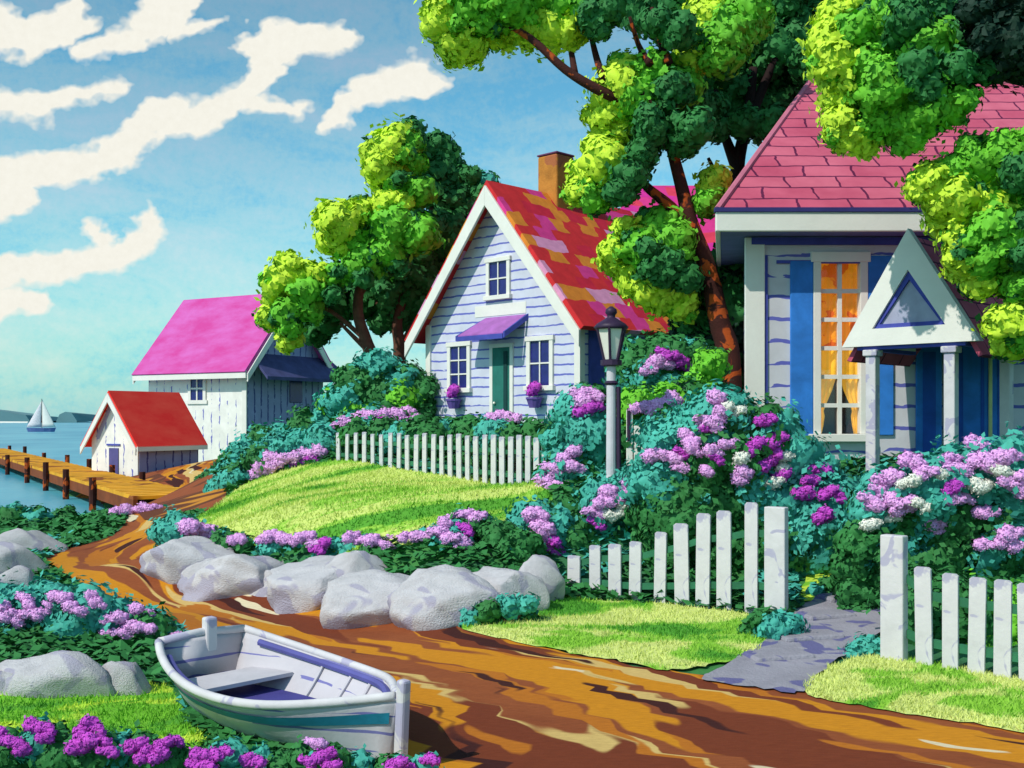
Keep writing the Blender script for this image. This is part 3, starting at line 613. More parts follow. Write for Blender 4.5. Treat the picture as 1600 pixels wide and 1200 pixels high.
mb = MB(); mb.box((wx0-.46,-.045,wz0-.08),(wx0-.105,-.004,wz1+.02)); so = mb.build('shutter', BLUEP, ho, bevel=.012)
mb = MB(); mb.box((wx1+.105,-.045,wz0-.02),(wx1+.50,-.004,wz1+.10)); mb.build('shutter', BLUEP, ho, bevel=.012)
# entrance on the main wall behind the portico
mb = MB(); mb.box((2.62,-.05,-.5),(3.02,-.004,2.02)); mb.build('shutter', BLUEP, ho, bevel=.01)
mb = MB(); mb.box((2.72,-.058,-.3),(2.92,-.05,1.9)); mb.build('shutter_panel', BLUED, ho)
mb = MB(); mb.box((3.20,-.06,-.5),(3.98,-.004,2.05)); do = mb.build('front_door', BLUEP, ho, bevel=.01)
mb = MB(); mb.box((3.26,-.07,-.4),(3.34,-.061,1.95)); mb.box((3.62,-.07,-.4),(3.67,-.061,1.95)); mb.box((3.88,-.07,-.4),(3.93,-.061,1.95)); mb.build('door_groove', BLUED, do)
mb = MB(); mb.box((3.73,-.10,.55),(3.79,-.062,1.85)); mb.build('handle', M('lemon_brass', (.62,.66,.30)), do, bevel=.02)
mb = MB(); mb.box((3.05,-.05,-.5),(3.19,-.004,2.15)); mb.box((3.99,-.055,-.5),(4.12,-.004,2.15)); mb.build('door_frame', WHITE, ho)
# portico: its gable turned toward the path
po = bpy.data.objects.new('portico', None); COL.objects.link(po); po.parent = ho; po.location = (5.50-HX,15.0-HYY,0); po.rotation_euler = (0,0,R(-45))
pw, pe, pr = 1.42, 2.02, 3.30
gable_roof(pw, pe, pr, .035, 2.9, .16, .07, ROOF_H, po, 1.35, .20, 'portico_roof')
mb = MB(); mb.prism([(-.50,-.02,pe+.09),(.50,-.02,pe+.09),(0,-.02,pr-.42)], (0,.04,0)); mb.build('pediment_panel', M('blue_grey_panel', (.36,.37,.50)), po)
mb = MB()
A_,B_ = [(-pw/2-.27,pe-.14),(pw/2+.27,pe-.14),(0,pr+.17)], [(-.52,pe+.10),(.52,pe+.10),(0,pr-.40)]
for i in range(3):
    a,b,c,d = A_[i],A_[(i+1)%3],B_[(i+1)%3],B_[i]; mb.prism([(a[0],-.10,a[1]),(b[0],-.10,b[1]),(c[0],-.10,c[1]),(d[0],-.10,d[1])],(0,.13,0))
mb.build('pediment', WHITE, po)
mb = MB()
A_,B_ = B_, [(-.43,pe+.16),(.43,pe+.16),(0,pr-.53)]
for i in range(3):
    a,b,c,d = A_[i],A_[(i+1)%3],B_[(i+1)%3],B_[i]; mb.prism([(a[0],-.06,a[1]),(b[0],-.06,b[1]),(c[0],-.06,c[1]),(d[0],-.06,d[1])],(0,.07,0))
mb.build('panel_moulding', BLUELINE, po)
mb = MB(); mb.box((-pw/2-.06,-.05,pe-.19),(pw/2+.06,.1,pe-.14)); mb.box((pw/2-.05,.1,pe-.19),(pw/2+.05,2.6,pe-.14)); mb.box((-pw/2-.05,.1,pe-.19),(-pw/2+.05,1.6,pe-.14)); mb.build('beam_trim', BLUELINE, po)
mb = MB(); mb.box((pw/2-.045,.1,pe-.14),(pw/2+.045,2.6,pe+.03)); mb.box((-pw/2-.045,.1,pe-.14),(-pw/2+.045,1.6,pe+.03)); mb.build('beam', WHITE, po)
for x,y,zt in ((-.56,.0,pe-.19),(.56,.0,pe-.19),(.70,1.55,pe-.19)):
    mb = MB(); mb.box((x-.075,y-.075,-.6),(x+.075,y+.075,zt-.09)); mb.box((x-.105,y-.105,zt-.09),(x+.105,y+.105,zt)); mb.build('column', WHITE2, po, bevel=.015)
mb = MB(); mb.box((-.85,-.3,-.9),(.95,2.2,-.42)); mb.build('porch_floor', WALK, po, bevel=.02)

# ------------------------------------------------------------------ boathouse and shed by the water
bh = thing('boathouse', 'tall white board boathouse with orchid pink roof and an end wall with its shade painted slate blue', 'boathouse', (-10.85,52.3,.2), 0)
ang = math.atan2(.5,-.866); bh.rotation_euler = (0,0,ang-R(90))     # local +y runs along the ridge away to the left
bw, be, br_, bl = 5.4, 4.75, 8.0, 6.4
mb = MB(); mb.prism([(-bw/2,.02,-1.5),(bw/2,.02,-1.5),(bw/2,.02,be),(0,.02,br_),(-bw/2,.02,be)], (0,bl,0)); mb.build('wall', SID_V, bh)
mb = MB(); mb.prism([(-bw/2,-.02,-1.5),(bw/2,-.02,-1.5),(bw/2,-.02,be),(0,-.02,br_-.02),(-bw/2,-.02,be)], (0,.035,0)); mb.build('shaded_end_wall', SHADEWALL, bh)  # thin slab in shade colour over the white gable end
gable_roof(bw, be, br_, -.5, bl+.5, .4, .18, ROOF_B, bh, .8, .5)
bargeboards(bw, be, br_, bl+.5+.08, .5, .3, .08, bh); bargeboards(bw, be, br_, -.5, .5, .3, .08, bh)
s_ = 1; sl = (br_-be)/(bw/2)
for sx in (-1,1):
    xe = sx*(bw/2+.5); mb = MB(); mb.box((min(xe,xe+sx*.08),-.5,be-sl*.5-.18),(max(xe,xe+sx*.08),bl+.5,be-sl*.5+.16)); mb.build('fascia', WHITE, bh)
mb = MB(); mb.prism([(-bw/2+.1,-1.2,be-.85),(bw/2+.9,-1.2,be-.85),(bw/2+.4,-.03,be+.25),(-bw/2+.25,-.03,be+.25)], (0,0,.16)); mb.build('lean_to_roof', SLATE, bh)
# windows: the long walls face local -x (toward the viewer) and +x
def side_window(root, x, y0, y1, z0, z1, s, mat=NAVY, fr=.18):
    f = MB()
    a,b = sorted((x, x+s*.07)); f.box((a,y0-fr,z0),(b,y0,z1)); f.box((a,y1,z0),(b,y1+fr,z1)); f.box((a,y0-fr,z1),(b,y1+fr,z1+fr)); f.box((a,y0-fr-.08,z0-fr),(b,y1+fr+.08,z0))
    fo = f.build('window', WHITE, root); a,b = sorted((x, x+s*.025)); p = MB(); p.box((a,y0,z0),(b,y1,z1)); p.build('pane', mat, fo)
    a,b = sorted((x+s*.026, x+s*.06)); g = MB(); ym_ = (y0+y1)/2; zm = (z0+z1)/2; g.box((a,ym_-.04,z0),(b,ym_+.04,z1)); g.box((a,y0,zm-.04),(b,ym_-.041,zm+.04)); g.box((a,ym_+.041,y1*0+zm-.04),(b,y1,zm+.04)); g.build('glazing_bars', WHITE, fo)
BSIDE = 1 if (Matrix.Rotation(ang-R(90),3,'Z') @ Vector((1,0,0))).y < 0 else -1
side_window(bh, BSIDE*bw/2, 2.7, 3.5, 3.0, 4.1, BSIDE)
mb = MB(); mb.box((.2,-.07,2.9),(1.1,-.021,4.0)); mb.build('window', NAVY, bh, bevel=.03)
mb = MB(); mb.box((BSIDE*bw/2-(.0 if BSIDE>0 else .06),-.05,-1.4),(BSIDE*bw/2+(.06 if BSIDE>0 else 0),.22,be-.1)); mb.build('corner_board', WHITE, bh)

sh = thing('shed', 'small white board shed with scarlet roof at the landward end of the dock', 'shed', (-15.97,43.7,.12), R(-30))
sw, se, sr, sL = 2.7, 1.38, 3.2, 3.2
pent_wall(sw, 0, sL, se, sr, -.6).build('wall', SID_V, sh)
mb = MB(); mb.box((sw/2,.08,-.4),(sw/2+.03,sL-.05,se-.12)); mb.build('side_wall_shade', SHADEWALL, sh)  # thin panel with the right wall's shade painted in
gable_roof(sw, se, sr, -.3, sL+.2, .3, .11, ROOF_S, sh, .8, .26)
bargeboards(sw, se, sr, -.3, .28, .20, .06, sh)
mb = MB(); mb.box((sw/2+.27,-.3,se-.47),(sw/2+.34,sL+.2,se-.27)); mb.build('fascia', WHITE, sh)
mb = MB(); mb.box((-.28,-.04,-.3),(.26,.01,1.02)); mb.lathe([(.27,-.001),(.27,.001)],(0,0,0),4); mb.build('door', M('indigo_door', (.09,.085,.25)), sh, bevel=.02)
mb = MB(); mb.box((-.42,-.05,1.12),(.36,-.0,1.19)); mb.build('door_lintel', BLUELINE, sh)
mb = MB(); mb.prism([(-sw/2+.25,-.02,se+.1),(-sw/2+.45,-.02,se-.02),(.02,-.02,sr-.25),(.0,-.02,sr-.02)], (0,.03,0)); mb.build('gable_shade_strip', M('lavender_shade', (.36,.35,.48)), sh)  # shade under the left rake, painted as a thin strip

# ------------------------------------------------------------------ dock and sailboat
OCHRE = M('ochre_planks', (.74,.34,.02), .25, .9, 1.2, .3, col2=(.30,.085,.018,1), patch=(.5,.6)); RUSTW = M('rust_timber', (.20,.05,.014), .3, .9, 1.5)
dk = thing('dock', 'ochre plank dock on dark posts running out over the water from the shed', 'dock', (-11.1,31,.1))
a = Vector((0,0,0)); dr = Vector((-.505,.863,0)); pr_ = Vector((.863,.505,0))
mb = MB(); N = 110; gap = .50
for i in range(N):
    p0 = dr*(i*gap-1.5); p1 = dr*(i*gap-1.5+.485); mb.prism([p0,p0+pr_*1.9,p1+pr_*1.9,p1], (0,0,.10+.012*((i*7)%3)))
mb.build('deck', OCHRE, dk)
mb = MB(); L_ = N*gap-1.5
for o_ in (.0,1.8): q0 = dr*-1.5+pr_*o_; q1 = dr*L_+pr_*o_; mb.prism([q0,q1,q1+pr_*.12,q0+pr_*.12], (0,0,-.34))
mb.build('edge_beam', RUSTW, dk)
for sd_,o_ in ((0,-.12),(1,2.02)):
    for t in (4.2,9.8,15.2,21.5,30,39,48):
        p = dr*(t+sd_*3)+pr_*o_; mb = MB(); mb.tube([p+Vector((0,0,-1.9)),p+Vector((0,0,.42+.08*math.sin(t)))],.11,8); mb.build('post', BARKR, dk)
sb = thing('sailboat', 'white sailboat far out on the water with one full triangular sail', 'sailboat', ((64-CX)/F*250,250,-.6))
mb = MB(); prof = [(-3.4,0),(-3.0,.55),(-1,.95),(1,.9),(2.6,.5),(3.5,0)]
top = [(x,y_,.85+.03*x*x*.3) for x,y_ in prof]+[(x,-y_,.85+.03*x*x*.3) for x,y_ in prof[::-1][1:-1]]; bot = [(x*.85,y_*.6,-.3) for x,y_,_ in top]
nn_ = len(top); mb.add(top+bot, [tuple(range(nn_)),tuple(range(nn_,2*nn_))[::-1]]+[(i,i+nn_,(i+1)%nn_+nn_,(i+1)%nn_) for i in range(nn_)]); mb.build('hull', M('hazy_blue_hull', (.10,.15,.34)), sb)
mb = MB(); mb.tube([(.2,0,.5),(.2,0,7.6)],.07,6); mb.build('mast', BARK, sb)
def sail(x0,x1,xt,zt,nm,mat):
    m = MB(); N = 8
    for i in range(N+1):
        t = i/N; z = 1.1+(zt-1.1)*t; a_ = x0+(xt-x0)*t; b_ = x1+(xt-x1)*t
        for j in range(N+1): u_ = j/N; m.v.append((a_+(b_-a_)*u_, -.45*math.sin(u_*math.pi)*(1-t), z))
    for i in range(N):
        for j in range(N): k_ = i*(N+1)+j; m.f.append((k_,k_+1,k_+N+2,k_+N+1)); m.m.append(0)
    o = m.build(nm, mat, sb, smooth=True); q = o.modifiers.new('thickness','SOLIDIFY'); q.thickness = .03
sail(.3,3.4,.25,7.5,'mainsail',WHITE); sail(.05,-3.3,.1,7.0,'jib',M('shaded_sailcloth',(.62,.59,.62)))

# ------------------------------------------------------------------ rowing boat
bo = thing('rowboat', 'white wooden rowboat with a teal stripe pulled up on the grass beside the dirt road', 'rowboat', (-1.61,7.90,.0), math.atan2(-1.50,1.55))
BL_, NB, NS = 2.24, 26, 9
def beam(t): return   .03+.60*min(1,(math.sin(math.pi*min(1,(t*.80+.16)))**.75))*(1 if t<.6 else max(0,1-((t-.6)/.4)**2.4)) if t<1 else .03
def sheer(t): return .35+.14*(2*t-1.15)**2+.03*t
def hullpt(t, v, off=0, inset=0):
    x = -BL_/2+BL_*t + (.10*v*(t-.5)*2 if True else 0); b = max(.025, beam(t)-inset)+off; z = sheer(t)*v
    y = b*(.30+.70*v**.62) if v>0 else b*.25
    return x, y, z+.02
def hullshell(v0, v1, off, ns):
    m = MB()
    for s in (-1,1):
        o = len(m.v)
        for i in range(NB+1):
            for j in range(ns+1):
                x,y,z = hullpt(i/NB, v0+(v1-v0)*j/ns, off); m.v.append((x,s*y,z))
        for i in range(NB):
            for j in range(ns): k_ = o+i*(ns+1)+j; q = (k_,k_+1,k_+ns+2,k_+ns+1); m.f.append(q if s<0 else q[::-1]); m.m.append(0)
    return m
m = hullshell(0,1,0,NS); o0 = 0; half = (NB+1)*(NS+1)
for i in range(NB): a_ = i*(NS+1); b_ = half+i*(NS+1); m.f.append((a_,a_+NS+1,b_+NS+1,b_)); m.m.append(0)
for i0 in (0,NB): m.f.append(tuple(i0*(NS+1)+j for j in range(NS+1))+tuple(half+i0*(NS+1)+j for j in range(NS,-1,-1))); m.m.append(0)
HULL = siding('boat_planking', (.52,.50,.535), (.17,.17,.40), .125, .18, False, .46)
hu = m.build('hull', HULL, bo, smooth=True); sdm = hu.modifiers.new('thickness','SOLIDIFY'); sdm.thickness = .028; sdm.offset = 0
m = hullshell(.64,.80,.036,3); so_ = m.build('stripe', M('teal_stripe', (.012,.16,.24), .2, .6, 3), bo, smooth=True)
m = MB()
for s in (-1,1):
    m.tube([(hullpt(i/NB,1)[0], s*(hullpt(i/NB,1)[1]+.005), hullpt(i/NB,1)[2]+.01) for i in range(NB+1)], .032, 8)
m.tube([(hullpt(0,1)[0],-hullpt(0,1)[1],hullpt(0,1)[2]+.01),(hullpt(0,1)[0]-.03,0,hullpt(0,1)[2]+.03),(hullpt(0,1)[0],hullpt(0,1)[1],hullpt(0,1)[2]+.01)],.034,8)
m.build('gunwale', WHITE2, bo, smooth=True)
m = MB()
for s in (-1,1): m.tube([(hullpt(i/NB,.93)[0], s*(hullpt(i/NB,.93)[1]-.045), hullpt(i/NB,.93)[2]) for i in range(2,NB-2)], .028, 6)
m.build('inner_rail', M('indigo_rail', (.10,.10,.32)), bo)
LAVB = M('lavender_boards', (.55,.53,.56), .12, .85, 3); INDIGO = M('indigo_bottom', (.06,.055,.24), .25, .8, 2)
m = MB(); fl = [(hullpt(i/NB,.30)[0], hullpt(i/NB,.30)[1]*.92) for i in range(2,NB-1)]; m.prism([(x,-y,.14) for x,y in fl]+[(x,y,.14) for x,y in fl[::-1]], (0,0,.03)); m.build('floor_boards', INDIGO, bo)
for t0,t1,mt in ((.07,.24,LAVB),(.70,.86,M('slate_seat',(.30,.31,.46)))):
    m = MB(); xs_ = [t0+(t1-t0)*i/5 for i in range(6)]; pl = [(hullpt(t,.62)[0], hullpt(t,.62)[1]-.03) for t in xs_]; m.prism([(x,-y,.26) for x,y in pl]+[(x,y,.26) for x,y in pl[::-1]], (0,0,.03)); m.build('seat', mt, bo)
xb = hullpt(1,1)[0]; m = MB(); m.prism([(xb-.03,-.035,.0),(xb+.05,-.035,.0),(xb+.09,-.035,.62),(xb+.01,-.035,.62)], (0,.07,0)); m.build('stem_post', WHITE2, bo, bevel=.018)
xs0 = hullpt(0,1)[0]; m = MB(); m.box((xs0-.06,.02,.36),(xs0+.03,.12,.70)); m.build('stern_post', WHITE2, bo, bevel=.018)
for t in (.35,.5,.62):
    for s in (-1,1):
        m = MB(); m.tube([(hullpt(t,v)[0], s*(hullpt(t,v)[1]-.035), hullpt(t,v)[2]) for v in (.32,.5,.7,.9)], .014, 6); m.build('rib', LAVB, bo)

# ------------------------------------------------------------------ lamp post and gate post
IRON = M('aubergine_iron', (.035,.018,.05), .3, .5, 3)
lp = P(955,770,15.2); lz = h(lp.x,15.2)
la = thing('street_lamp', 'lamp post with tapered glass lantern and dark finial in front of the lavender cottage', 'street lamp', (lp.x,15.2,lz-.02))
T = CH+(HY-490)/F*15.2-lz
m = MB(); m.lathe([(.13,0),(.13,.18),(.09,.22),(.072,.3),(.064,T-.72)],(0,0,0),14); m.build('pole', M('lavender_grey_paint', (.58,.56,.61), .12), la, smooth=False)
m = MB(); m.lathe([(.07,T-.98),(.098,T-.95),(.07,T-.92)],(0,0,0),12); m.build('ring', IRON, la); m = MB(); m.lathe([(.075,T-.72),(.15,T-.70),(.15,T-.63),(.09,T-.62)],(0,0,0),12); m.build('collar', IRON, la)
m = MB(); m.lathe([(.10,T-.62),(.205,T-.19)],(0,0,0),6,rot=.3); lo_ = m.build('lantern_glass', M('milky_pane', (.74,.72,.66), .06, .3, 4), la)
m = MB()
for k_ in range(6):
    a_ = 2*math.pi*k_/6+.3; m.tube([(.105*math.cos(a_),.105*math.sin(a_),T-.63),(.215*math.cos(a_),.215*math.sin(a_),T-.17)],.019,6)
m.build('lantern_bars', IRON, lo_)
m = MB(); m.lathe([(.225,T-.20),(.245,T-.17),(.20,T-.12),(.10,T-.06),(.055,T-.03),(.06,T),(.085,T+.03),(.075,T+.08),(.02,T+.12)],(0,0,0),12); m.build('lantern_cap', IRON, la, smooth=True)
m = MB(); m.tube([(.105,-.03,.02),(.098,-.03,T-1.0)],.034,6); m.build('pole_shade_strip', IRON, la)  # dark strip standing in for the shadow line on the pole's right side
g = P(985,735,15.9); gp = thing('garden_gate', 'white board garden gate with a dark latch bar just right of the lamp post', 'gate', (g.x,15.9,h(g.x,15.9)), R(-8))
gh = CH+(HY-632)/F*15.9-h(g.x,15.9)
for i,x in enumerate((-.06,.05,.16,.27)):
    m = MB(); m.box((x,0,-.1),(x+.095,.04,gh-.28*(i>0)-.03*i)); m.build('board', WHITE, gp, bevel=.01)
m = MB(); m.box((-.05,-.03,.5),(.0,-.002,gh-.05)); m.build('latch_bar', IRON, gp, bevel=.01)

# ------------------------------------------------------------------ picket fences
RAILG = M('green_stained_rail', (.03,.16,.08), .3)
def picket_mesh(wd, ht, pointed=True):
    m = MB(); t = .028
    m.prism([(-wd/2,-t/2,0),(wd/2,-t/2,0),(wd/2,-t/2,ht-wd*.12),(wd*.34,-t/2,ht),(-wd*.34,-t/2,ht),(-wd/2,-t/2,ht-wd*.12)], (0,t,0)); return m.mesh('picket', WHITE2)
def fence(label, pts, pickets, wd, posts, railz, rail_off=.05):
    """pts: foot pixels with distance; pickets: list of (px, top row)"""
    (p0x,p0d),(p1x,p1d) = pts; a = P(p0x,HY,p0d); b = P(p1x,HY,p1d); base = Vector((a.x,a.y,h(a.x,a.y)))
    ang = math.atan2(b.y-a.y,b.x-a.x); root = thing('picket_fence', label, 'fence', base, ang, 'white picket fences'); L = math.hypot(b.x-a.x,b.y-a.y)
    inv = (Matrix.Translation(base) @ Matrix.Rotation(ang,4,'Z')).inverted(); pm = picket_mesh(wd,1.0); data = []
    for px,py in pickets:
        k = (px-CX)/F; den = (b.x-a.x)-k*(b.y-a.y); t = (k*a.y-a.x)/den; q = a+(b-a)*t; q.z = h(q.x,q.y)-.06; ztop = CH+(HY-py)/F*q.y
        data.append((inv@q, max(.3, ztop-q.z)))
    def make(x, ht, z, wide=None):
        if wide: 
            m = MB(); m.box((x-wide/2,-.06,z),(x+wide/2,.06,z+ht)); m.build('post', WHITE2, root, bevel=.012); return
        o = bpy.data.objects.new('picket', pm); COL.objects.link(o); o.parent = root; o.location = (x,rng.uniform(-.004,.004),z); o.scale = (rng.uniform(.9,1.1),1,ht); o.rotation_euler = (0,rng.uniform(-.022,.022),rng.uniform(-.03,.03))
    for i,(q,ht) in enumerate(data):
        make(q.x, ht, q.z, wd*1.45 if i in posts else None)
    for fz in railz:
        m = MB(); 
        for (q0,h0),(q1,h1) in zip(data, data[1:]):
            z0 = q0.z+h0*fz; z1 = q1.z+h1*fz; m.prism([(q0.x,.02,z0-.04),(q1.x,.02,z1-.04),(q1.x,.02,z1+.04),(q0.x,.02,z0+.04)],(0,.035,0))
        m.build('rail', RAILG, root)
    return root
fence('white picket fence rising toward the walkway in front of the big hydrangea', [(880,14.0),(1232,12.2)],
      [(897,868),(930,852),(961,850),(992,846),(1031,831),(1066,818),(1098,802),(1131,798),(1174,785),(1213,792)], .17, (9,), (.28,.74))
fence('short white picket fence right of the walkway with a thick end post', [(1397,10.25),(1660,9.2)],
      [(1397,836),(1445,886),(1485,896),(1525,902),(1566,906),(1608,912),(1650,918)], .155, (0,), (.3,.74))
bp_ = []
for i in range(25):
    t = i/24; px = 529+(852-529)*t; bp_.append((px, 676+ (2*math.sin(i*1.7))+6*t))
fence('small white picket fence between the lawn and the lavender cottage', [(529,24.0),(858,18.6)], bp_, .135, (), (.3,.72))

# ------------------------------------------------------------------ boulders
def rock(label, px, py, rx, ry, group, d=None, tilt=0):
    g = hit(px, py+ry) if d is None else P(px,py+ry,d); d = g.y+rx*.4*g.y/F; s = d/F; bm = bmesh.new(); bmesh.ops.create_icosphere(bm, subdivisions=4, radius=1)
    rs = np.random.default_rng(int(px*3+py)); dirs = rs.normal(size=(13,3)); dirs /= np.linalg.norm(dirs,axis=1)[:,None]; offs = rs.uniform(.55,.86,13); fr = rs.uniform(2,4,(3,3)); ph = rs.uniform(0,6,3)
    for v in bm.verts:
        p = np.array(v.co); r = 1.0
        for dn,of in zip(dirs,offs):
            dt = p@dn
            if dt>of: p = p-dn*(dt-of)*.97
        p = p*1.12*(1+.03*np.sin(p@fr[0]*2+ph[0])+.025*np.sin(p@fr[1]*4+ph[1])+.012*np.sin(p@fr[2]*9+ph[2])); v.co = p
    me = bpy.data.meshes.new('boulder'); bm.to_mesh(me); bm.free(); me.materials.append(ROCK); me.polygons.foreach_set('use_smooth',[True]*len(me.polygons))
    o = bpy.data.objects.new('boulder', me); COL.objects.link(o); x = (px-CX)*s; zc = h(x,d)
    top = CH+(HY-(py-ry))*s; zb = min(zc-.38, top-.45); o.scale = (rx*s*1.68, rx*s*.95, (top-zb)/2*1.0); o.location = (x,d,(top+zb)/2); o.rotation_euler = (0,R(tilt),rng.uniform(-.4,.4))
    return tag(o, label, 'boulder', group)
g1 = 'boulders of the wall along the road'
rock('pale boulder at the far left end of the wall where the road bends', 292,872,44,36,g1)
rock('low wide boulder second from the bend in the road, under pink border flowers', 385,892,58,34,g1)
rock('long boulder in the middle of the roadside wall, third from the bend', 498,906,68,40,g1)
rock('big sloping boulder in the roadside wall, fourth from the bend', 618,926,62,44,g1)
rock('tall boulder nearest the grass verge corner with shrubs above it', 712,930,56,46,g1)
rock('boulder tucked between the tall boulder and the picket fence', 790,915,42,42,g1)
rock('last boulder of the wall, touching the left end of the picket fence', 838,906,30,32,g1)
rock('flat boulder between the big sloping boulder and the tall one', 668,944,36,26,g1)
rock('small boulder at the road edge left of the low wide boulder', 338,900,36,22,g1)
rock('small boulder wedged behind the long boulder of the wall', 562,892,34,26,g1)
rock('small boulder wedged low between the two lowest wall stones', 445,906,30,22,g1)
g2 = 'boulders on the left side of the road'
rock('flat pale boulder lying under the dark shrubs beside the water', 22,845,44,19,g2)
rock('grey boulder at the left edge by the road bend', 0,878,42,24,g2)
rock('rounded boulder just behind the pink hydrangea on the left', 26,908,30,20,g2)
rock('big rounded boulder on the bright grass left of the rowboat', 86,1052,60,38,g2)
rock('boulder cut off by the left edge beside the bright grass', -6,1056,30,32,g2)
rock('small boulder touching the stern of the rowboat', 190,1066,34,26,g2)
rock('stubby boulder between the big rounded one and the small one by the rowboat', 146,1072,22,16,g2)

# ------------------------------------------------------------------ ivy ground cover on the banks
def inside(x, y, poly):
    c = np.zeros(len(x), bool); n_ = len(poly)
    for i in range(n_):
        (xa,ya),(xb,yb) = poly[i],poly[(i+1)%n_]
        if ya == yb: continue
        c ^= ((ya>y)!=(yb>y)) & (x < (xb-xa)*(y-ya)/(yb-ya)+xa)
    return c
def ivy(n):
    y = 6.5+nrg.random(n)**1.5*32; x = nrg.uniform(-.52,.56,n)*y*.98; bad = (x > -.9) & (y < 12.0)
    for p in POLYS: bad |= inside(x, y, p)
    x,y = x[~bad],y[~bad]; z = hs(x,y); k = z>-.5; x,y,z = x[k],y[k],z[k]; n = len(x); s_ = (.032+.0036*y)*nrg.uniform(.7,1.3,n)
    a = nrg.uniform(0,6.28,n); t = np.stack([np.cos(a),np.sin(a),nrg.normal(size=n)*.35],1)*s_[:,None]; b = np.stack([-np.sin(a),np.cos(a),nrg.normal(size=n)*.35],1)*s_[:,None]*.6
    p = np.stack([x,y,z+nrg.uniform(.02,.10,n)],1); q = np.stack([p-t,p+b,p+t,p-b],1).reshape(-1,3); cl = np.sin(x*1.7+np.sin(y*1.1)*2)+np.sin(y*1.3+x*.6)+nrg.normal(size=n)*.35
    m = MB(); m.v = q.tolist(); m.f = [(4*i,4*i+1,4*i+2,4*i+3) for i in range(n)]; m.m = np.where(cl>.75,1,0).tolist()
    o = m.build('ivy_ground_cover', [DEEP,TEAL]); o['kind'] = 'stuff'
ivy(90000)

# ------------------------------------------------------------------ trees
def tree(name, label, d, trunk, limbs, clumps, tr, bark, leaf=8.0, group=None, zoom=(0,0,1), thick=1.0, back=.6, cat='tree', toff=0.0):
    """trunk: (px,py) from the crown down to the root; clumps: (x,y,r,kind) in a photo crop with origin/scale zoom"""
    ox,oy,zs = zoom; s = d/F; W_ = lambda x,y: (ox+x*zs, oy+y*zs)
    rootp = W_(*trunk[0]); c = P(rootp[0],HY,d); base = Vector((c.x,d,h(c.x,d))); root = thing(name, label, cat, base, 0, group); kr = random.Random(sum(map(ord,label)))
    pts = [base+Vector((0,0,-.2))]+[P(*W_(*p),d) for p in trunk[0:]]
    pts = [p for i,p in enumerate(pts) if i==0 or p.z>pts[0].z+.1]; n_ = len(pts)
    pp = smooth_poly([tuple(p-base) for p in pts], 4, False); m = MB(); m.tube(pp, [tr*(1.25-.75*i/(len(pp)-1)) for i in range(len(pp))], 10); m.build('trunk', bark, root, smooth=True)
    for lb in limbs:
        *pl, r0 = lb; q = [P(*W_(x,y), d+ (z[0] if z else 0))-base for (x,y,*z) in pl]; q = smooth_poly([tuple(a) for a in q], 4, False)
        m = MB(); m.tube(q, [r0*(1-.6*i/(len(q)-1)) for i in range(len(q))], 8); m.build('limb', bark, root, smooth=True)
    BL = []
    for (x,y,r,k) in clumps:  # leaf kinds paint light on the crowns' left sides and shade elsewhere
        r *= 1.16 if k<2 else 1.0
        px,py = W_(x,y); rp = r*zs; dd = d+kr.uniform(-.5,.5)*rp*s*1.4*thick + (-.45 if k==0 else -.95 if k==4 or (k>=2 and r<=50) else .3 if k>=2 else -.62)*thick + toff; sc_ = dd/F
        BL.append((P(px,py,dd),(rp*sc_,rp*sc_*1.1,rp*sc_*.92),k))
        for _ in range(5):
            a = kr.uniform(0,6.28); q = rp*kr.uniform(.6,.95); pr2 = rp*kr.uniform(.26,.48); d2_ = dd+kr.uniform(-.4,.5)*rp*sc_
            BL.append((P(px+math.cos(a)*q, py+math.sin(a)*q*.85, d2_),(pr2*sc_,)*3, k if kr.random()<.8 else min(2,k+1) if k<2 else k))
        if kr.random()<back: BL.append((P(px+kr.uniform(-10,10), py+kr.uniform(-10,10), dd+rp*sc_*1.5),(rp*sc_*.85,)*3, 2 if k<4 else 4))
    o = bpy.data.objects.new('crown', leafmesh('crown', BL, leaf*s, base)); COL.objects.link(o); o.parent = root
    return root
ZA = (400,160,.35)
tree('leafy_tree', 'lime green tree with forked brown trunk between the boathouse and the lavender cottage', 30.0,
  [(515,1160),(490,1060),(455,940),(470,800),(540,560),(600,330)], [[(515,1120),(450,1060),(375,985),.10],[(490,1060),(330,930),(200,900),.08],[(470,850),(620,640),(700,600),.08]],
  [(600,215,95,0),(570,300,65,0),(560,350,55,0),(650,150,50,0),(530,230,50,0),(380,540,85,0),(330,500,60,0),(330,620,60,0),(390,650,50,0),(480,500,60,0),(590,450,60,0),(660,450,45,0),(150,740,60,0),(110,810,70,0),(90,870,50,0),(250,770,50,0),(300,770,50,0),(190,930,50,0),(150,1060,50,0),(60,960,45,0),
   (660,240,40,1),(720,270,35,1),(610,370,50,1),(730,400,60,1),(620,560,90,1),(450,610,50,1),(720,590,80,1),(500,700,70,1),(600,660,70,1),(370,770,50,1),(220,850,60,1),(130,940,55,1),(240,930,50,1),(440,740,50,1),(160,1010,40,1),
   (580,540,32,2),(530,680,42,2),(690,530,40,2),(640,340,30,2),(150,960,30,2),(340,860,38,2),(370,760,28,2),(480,790,45,2),(640,720,48,2)], .17, BARK, 8, zoom=ZA)
